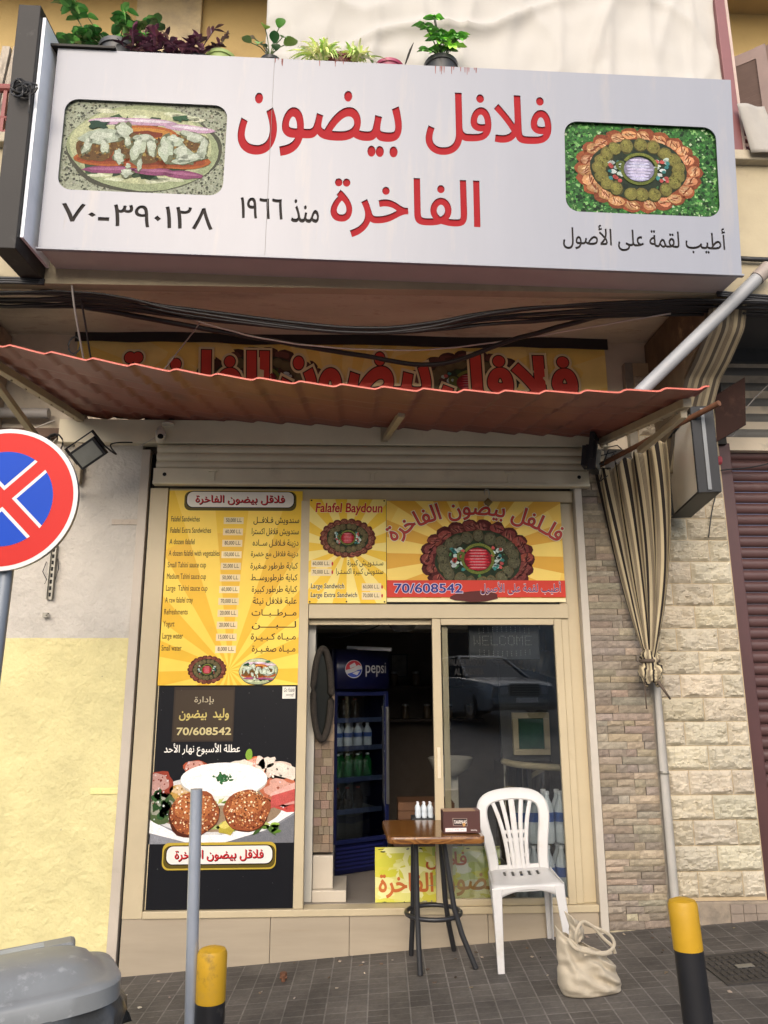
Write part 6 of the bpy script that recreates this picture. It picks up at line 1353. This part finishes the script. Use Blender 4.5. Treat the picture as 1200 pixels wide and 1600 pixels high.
def bottle_mesh(r, h, cap):
    prof = [(r*.85, 0), (r, .01), (r, h*.28), (r*.93, h*.34), (r*.93, h*.4), (r, h*.46), (r, h*.62), (r*.85, h*.72), (r*.42, h*.86), (r*.36, h*.92), (r*.36, h*.94)]
    return MB().lathe(prof, 16), MB().lathe([(r*.42, h*.94), (r*.42, h), (r*.36, h+.002)], 12), MB().lathe([(r*1.02, h*.42), (r*1.02, h*.6)], 16)
def plastic(name, col, alpha):
    m = bpy.data.materials.new(name); m.use_nodes = True; t = m.node_tree; N = t.nodes; K = t.links; b = N['Principled BSDF']; b.inputs['Base Color'].default_value = (*col, 1); b.inputs['Roughness'].default_value = .12
    b.inputs['Alpha'].default_value = alpha; MATS[name] = m; return m
m_pet = plastic('clear_plastic', L('#e6eff5'), .75); m_gpet = plastic('green_plastic', (.012, .16, .035), .8); m_cap = mat('white_cap', L('#e3e6ea'), .4); m_lab = mat('blue_label', L('#3d5ca0'), .4, var=.2, vscale=30)
def bottle(label, loc, r, h, m, grp, lab=True, capm=None):
    t = thing('water_bottle' if m is m_pet else 'drink_bottle', label, 'bottle', loc, grp); a, c_, l = bottle_mesh(r, h, 0)
    a.build('bottle_body', m, t, local=True, smooth=50); c_.build('cap', capm or m_cap, t, local=True)
    if lab: l.build('label_band', m_lab, t, local=True, smooth=50)
    return t
f0 = None
for j, (zs, m, lab) in enumerate(((.64, m_gpet, False), (.86, m_pet, True))):
    lb = 'green drink bottle on a fridge shelf' if m is m_gpet else 'clear water bottle on the upper fridge shelf'; gp = 'green bottles in the fridge' if m is m_gpet else 'water bottles in the fridge'
    proto = None
    for k in range(4):
        for q in range(2):
            loc = FRm @ Vector((-.15+k*.085, .07+q*.1, zs+.002))
            if proto is None: proto = bottle(lb, loc, .034, .17, m, gp, lab)
            else: copy_thing(proto, loc, lb)
p2 = None
for k, (x_, z_) in enumerate(((-.15, .425), (-.06, .425), (.03, .425), (-.1, 1.062), (.0, 1.062))):
    loc = FRm @ Vector((x_, .08, z_)); lb = 'dark drink bottle on a fridge shelf'
    if p2 is None: p2 = bottle(lb, loc, .036, .15, plastic('dark_plastic', (.02, .015, .012), .9), 'dark bottles in the fridge', False, mat('red_cap', L('#8a2a2a'), .4))
    else: copy_thing(p2, loc, lb)
o = MB().box(-.16, .06, .06, .35, .21, .4).build('crate_box', mat('dark_carton', (.03, .03, .03), .6), local=True, xf=FRm); tag(o, 'dark box on the floor of the fridge', 'box')
# packs of bottled water behind the fixed glass
proto = None; lbw = 'large clear water bottle with a blue label stacked behind the sliding glass'
for lev in range(2):
    for k in range(4):
        for q in range(2):
            loc = (1.06+k*.088+.01*lev, .11+q*.09, .345+lev*.325)
            if proto is None: proto = bottle(lbw, loc, .042, .31, m_pet, 'water bottles stacked behind the glass')
            else: copy_thing(proto, loc, lbw)
# sign board behind the glass
P = Paint(lambda x, z, q: (x, .085-q+(z-.34)*.06, z), (.14, .93, .342, .655)); P.board(.14, .93, .342, .655, .012, L('#cfc84a'))
for k in range(60): P.ell(rv(.14, .93), rv(.34, .65), rv(.03, .12), rv(.02, .07), mixc(L('#c9c63a'), L('#e6e3a8'), random.random()), 1+k*.02, 14, .3)
for k in range(16): P.ell(rv(.5, .93), rv(.4, .65), rv(.02, .08), rv(.02, .05), mixc(L('#a8b84a'), L('#e8e8d8'), random.random()), 3+k*.02, 14, .3)
P.text('فلافل', .46, .715, .525, .625, L('#b0572a'), 5, bold=.02); P.text('بيضون', .55, .93, .375, .5, L('#b3823a'), 5, bold=.02); P.text('الفاخرة', .165, .5, .368, .505, L('#c06a35'), 5, bold=.025)
for k in range(26): P.ell(rv(.14, .93), random.choice((.65, .645, .345, rv(.35, .65))), rv(.003, .02), rv(.002, .006), L(random.choice(('#8a8a78', '#2a2a1e', '#e8e6d0'))), 6, 8, .5)
o = P.build('old_sign_board', m_print); tag(o, 'worn yellow green board with orange Arabic letters standing on the door sill behind the table', 'sign board')
# moving-message sign hung inside the glass
LS = thing('message_sign', 'black dot matrix sign spelling WELCOME hung inside the sliding glass', 'sign', (1.02, .13, 1.82))
MB().box(.775, 1.255, .13, .17, 1.815, 2.06).build('panel', mat('black_panel', (.02, .021, .024), .4), LS, bevel=.004)
F57 = {'W': '10001 10001 10001 10101 10101 11011 10001', 'E': '11111 10000 10000 11110 10000 10000 11111', 'L': '10000 10000 10000 10000 10000 10000 11111', 'C': '01110 10001 10000 10000 10000 10001 01110', 'O': '01110 10001 10001 10001 10001 10001 01110', 'M': '10001 11011 10101 10101 10001 10001 10001'}
mb = MB(); 
def dot(x_, z_): mb.lathe([(.0026, 0), (.001, .003)], 6, (x_, .1295, z_), m=Matrix.Rotation(R(90), 3, 'X'))
for i, ch in enumerate('WELCOME'):
    for j, row in enumerate(F57[ch].split()):
        for k, b_ in enumerate(row):
            if b_ == '1': dot(.81+i*.058+k*.0098, 1.972-j*.0098)
for k in range(12):
    for s in (0, 1, 2): dot(.845+k*.031, 2.02+.012*math.sin(k/11*3.14)-s*.014); dot(.845+k*.031, 1.862-.012*math.sin(k/11*3.14)+s*.014-.01)
mb.build('lamp_dots', mat('led_dots', L('#e8e4d8'), .3), LS)
# black letters stuck on the glass
for t_, a_, b_, z0, z1, lb in (('FALAFEL BAYDOUN', .625, .86, 1.775, 1.815, 'upper'), ('AL FAKHRA', .655, .845, 1.715, 1.755, 'lower')):
    P = Paint(onwall(-.0015)); P.text(t_, a_, b_, z0, z1, (.01, .01, .01), 0, bold=.03); o = P.build('window_lettering', m_gloss); tag(o, lb+' line of black capital letters stuck on the sliding glass under the message sign', 'lettering')
# ceiling lamp, tube lamp, picture, mirror
cl = thing('ceiling_lamp', 'round black ceiling lamp above the doorway inside the shop', 'lamp', (.34, .3, 2.03))
MB().lathe([(.1, .05), (.112, .03), (.112, .015), (.1, .0)], 24, (.34, .32, 2.075)).build('lamp_base', mat('black_plastic'), cl, smooth=40); MB().lathe([(.098, 0), (.09, -.03), (.06, -.055), (.001, -.065)], 24, (.34, .32, 2.075)).build('shade', mat('grey_dome', L('#5a5a58'), .2), cl, smooth=True)
cable([(.24, .34, 2.1), (.12, .4, 2.04), (-.1, .5, 1.99), (-.2, .5, 2.0)], .004, m_cab, 'black flex of the ceiling lamp looping to the left', grp=None)
o = MB().tube([(-.05, .8, 1.93), (.28, .7, 1.91)], .014, 10).build('tube_lamp', mat('white_cap'), smooth=50); tag(o, 'thin white tube lamp above the fridge header', 'lamp')
pf = thing('framed_picture', 'small dark framed picture on the rear wall of the shop', 'picture', (.47, 2.98, 1.78)); MB().box(.38, .56, 2.97, 2.999, 1.73, 1.97).build('frame', mat('black_plastic'), pf); MB().box(.395, .545, 2.965, 2.9699, 1.745, 1.955).build('print', mat('grey_print', L('#6a6660'), .6, var=.5, vscale=12), pf)
mr_ = thing('oval_mirror', 'oval mirror in a dark wicker frame on the pier inside the doorway', 'mirror', (-.2, .12, 1.3))
def oval(r_, k): t = 2*math.pi*k/40; return Vector((-.205+.058*r_*math.cos(t), .11+.03*math.cos(t)*r_, 1.6+.29*r_*math.sin(t)))
MB().tube([oval(1, k) for k in range(40)], .022, 8, closed=True).build('frame', mat('wicker', L('#2c261f'), .9, var=.4, vscale=40, bump=.8, bscale=60), mr_, smooth=True); MB().add([oval(.95, k)+Vector((0, .01, 0)) for k in range(40)], [tuple(range(40))]).build('mirror_glass', mat('mirror', L('#22231f'), .15, .3), mr_)
# shelf units, crates, sink, display counter, small window
sh = thing('wall_shelf', 'dark shelf unit with jars on the rear wall', 'shelf', (.7, 2.8, 1.3))
for zs in (1.3, 1.62): MB().box(.2, 1.3, 2.72, 2.99, zs, zs+.025).build('shelf_board', mat('dark_wood', L('#3a2a20'), .6), sh)
proto = None
for k in range(9):
    loc = (.3+k*.11, 2.83, 1.326+.32*(k % 2)*1); lb = 'jar on the rear wall shelf'
    if proto is None:
        proto = thing('jar', lb, 'jar', loc, 'jars on the rear shelf'); MB().lathe([(.035, 0), (.04, .02), (.04, .1), (.03, .12)], 14).build('jar_body', mat('jar_glass', L('#6a5a48'), .2, var=.3), proto, local=True, smooth=50); MB().lathe([(.033, .12), (.033, .14)], 14).build('lid', mat('steel'), proto, local=True)
    else: copy_thing(proto, loc, lb)
o = MB().box(.34, .75, .95, 1.25, .62, .8)
for k in range(3): o.box(.335, .755, .94, .949, .625+k*.06, .675+k*.06)
o = o.build('wooden_crate', mat('crate_wood', L('#5f4028'), .7, var=.3, vscale=6)); tag(o, 'brown wooden crate inside the shop behind the table', 'crate')
o = MB().box(.3, .8, .92, 1.3, .338, .618).build('low_counter', mat('dark_wood')); tag(o, 'low dark counter carrying the wooden crate', 'counter')
sk = thing('wash_basin', 'white wash basin with a tall tap at the back of the shop', 'basin', (.85, 1.9, .8))
MB().lathe([(.06, -.12), (.16, -.06), (.2, .03), (.19, .035), (.14, -.03), (.02, -.06)], 24, (.85, 1.9, 1.0)).build('bowl', mat('porcelain', L('#b8b4aa'), .2), sk, smooth=50); MB().tube([(.85, 2.06, 1.02), (.85, 2.06, 1.28), (.85, 2.0, 1.34), (.85, 1.92, 1.32), (.85, 1.91, 1.27)], .012, 8).build('tap', mat('steel'), sk, smooth=True); MB().box(.78, .92, 1.95, 2.05, .34, .9).build('pedestal', mat('porcelain'), sk)
dc = thing('display_counter', 'curved glass display counter with a cream rim behind the water bottles', 'counter', (1.35, .9, .4))
rim = [Vector((1.56-.42*math.cos(t), .98-.5*math.sin(t), 1.085)) for t in [k*math.pi/2/14 for k in range(15)]]
MB().tube(rim, .024, 8, flat=1.0).build('rim', mat('cream_paint'), dc, smooth=True)
MB().grid(lambda u, v: rim[round(u*14)]+Vector((0, 0, -.02-.5*v)), 14, 1).build('curved_glass', m_glass, dc, smooth=True)
MB().box(1.16, 1.58, .98, 1.5, .34, 1.05).build('counter_body', mat('dark_wood'), dc)
MB().beam((1.2, .95, .9), (1.4, .7, 1.07), .02, .03).build('brace', mat('cream_paint'), dc)
iw = thing('inner_window', 'small cream framed window on the side wall inside the shop', 'window', (1.45, 1.4, 1.25))
x0, x1, z0, z1, y_ = 1.29, 1.59, 1.1, 1.43, 1.3
MB().box(x0, x1, y_, y_+.05, z1-.045, z1).box(x0, x1, y_, y_+.05, z0, z0+.045).box(x0, x0+.045, y_, y_+.05, z0+.046, z1-.046).box(x1-.045, x1, y_, y_+.05, z0+.046, z1-.046).build('frame', m_cream, iw, bevel=.003); MB().box(x0+.046, x1-.046, y_+.02, y_+.026, z0+.046, z1-.046).build('pane', mat('green_pane', L('#3a5a48'), .05, var=.5, vscale=5), iw)
o = MB().box(1.2, 1.6, y_+.05, y_+.1, .34, 2.1).build('partition', mat('dark_tile_wall')); tag(o, 'dark partition wall carrying the small inner window', 'partition')
dt = thing('ventilation_duct', 'silver corrugated flexible duct under the ceiling inside the glass', 'duct', (1.35, .8, 1.8))
mb = MB(); pts = []; rs = []
for k in range(46): t = k/45; pts.append((1.12+.42*t, .95-.25*math.sin(t*2.4), 1.9-.12*t)); rs.append(.085+.008*math.sin(k*2.2))
mb.tube(pts, rs, 16).build('duct', mat('foil', L('#8a8478'), .35, .7, var=.2), dt, smooth=True)
# small bottles in shrink wrap on the sill, just behind the table
proto = None
for k in range(3):
    for q in range(2):
        loc = (.42+k*.04, .16+q*.05, .82); lb = 'small clear bottle with a white cap in a pack behind the table'
        if proto is None: proto = bottle(lb, loc, .018, .09, m_pet, 'small bottles behind the table', False)
        else: copy_thing(proto, loc, lb)
o = MB().box(.38, .56, .13, .28, .66, .819).build('bottle_carton', mat('dark_carton')); tag(o, 'dark carton under the pack of small bottles', 'box')
# ---------------------------------------------------------------- parked car across the street, mirrored in the glass
CRm = Matrix.Translation((2.95, -13.2, .66+SL*3.1+.04)) @ Matrix.Rotation(R(-17), 4, 'Z')    # local +Y is the car's nose, pointing at the shop
CR = thing('parked_car', 'silver saloon car parked across the street, mirrored in the sliding glass', 'car', mtx=CRm)
m_car = mat('silver_paint', L('#8d9195'), .3, .6, var=.03); m_tyre = mat('tyre', (.02, .02, .02), .8); m_win = mat('car_glass', (.02, .022, .025), .08)
def sect(y, hw, zb, zt, r=.12): return [(-hw, y, zb), (-hw*1.02, y, zb+(zt-zb)*.55), (-hw*.93, y, zt-.02), (-hw*.6, y, zt), (hw*.6, y, zt), (hw*.93, y, zt-.02), (hw*1.02, y, zb+(zt-zb)*.55), (hw, y, zb)]
MB().loft([sect(-2.2, .76, .35, .85), sect(-2.1, .82, .22, .93), sect(-1.2, .86, .2, .95), sect(.6, .86, .2, .93), sect(1.4, .85, .2, .87), sect(2.0, .8, .22, .8), sect(2.15, .74, .3, .72)]).build('body', m_car, CR, local=True, smooth=45, bevel=.02)
MB().loft([[(-.78, -1.5, .93), (.78, -1.5, .93), (.74, .95, .9), (-.74, .95, .9)], [(-.58, -.95, 1.36), (.58, -.95, 1.36), (.58, .15, 1.38), (-.58, .15, 1.38)]]).build('windows', m_win, CR, local=True)
MB().loft([[(-.6, -1.0, 1.355), (.6, -1.0, 1.355), (.6, .2, 1.375), (-.6, .2, 1.375)], [(-.5, -.85, 1.41), (.5, -.85, 1.41), (.5, .05, 1.42), (-.5, .05, 1.42)]]).build('roof', m_car, CR, local=True)
mb = MB()
for s in (-1, 1): mb.beam((s*.76, .97, .91), (s*.59, .18, 1.375), .05, .04); mb.beam((s*.79, -1.5, .93), (s*.59, -.97, 1.36), .08, .05); mb.beam((s*.8, -.3, .92), (s*.595, -.3, 1.36), .05, .06)
mb.build('pillars', m_car, CR, local=True)
for s in (-1, 1):
    for yy in (-1.3, 1.3):
        wh = MB().lathe([(.22, -.1), (.31, -.1), (.31, .1), (.22, .1)], 24, (s*.76, yy, .31), m=Matrix.Rotation(R(90), 3, 'Y')).build('wheel', m_tyre, CR, local=True)
        MB().lathe([(.2, -.11), (.2, .11)], 20, (s*.76, yy, .31), m=Matrix.Rotation(R(90), 3, 'Y')).build('rim', mat('steel'), wh, local=True)
    MB().obox((s*.56, 2.1, .62), (.36, .1, .16), Matrix.Rotation(R(-8*s), 3, 'Z')).build('headlight', mat('headlamp', L('#c3c8cc'), .1), CR, local=True, bevel=.02)
mb = MB().box(-.33, .33, 2.1, 2.19, .52, .74); mb.build('grille', mat('black_plastic'), CR, local=True)
mb = MB().box(-.36, .36, 2.12, 2.2, .74, .77)
for k in range(4): mb.box(-.33, .33, 2.185, 2.2, .55+k*.05, .562+k*.05)
mb.build('grille_trim', mat('steel'), CR, local=True); MB().box(-.8, .8, 2.1, 2.24, .34, .48).build('bumper', m_car, CR, local=True, bevel=.03); MB().box(-.26, .26, 2.241, 2.25, .38, .48).build('number_plate', mat('white_cap'), CR, local=True)
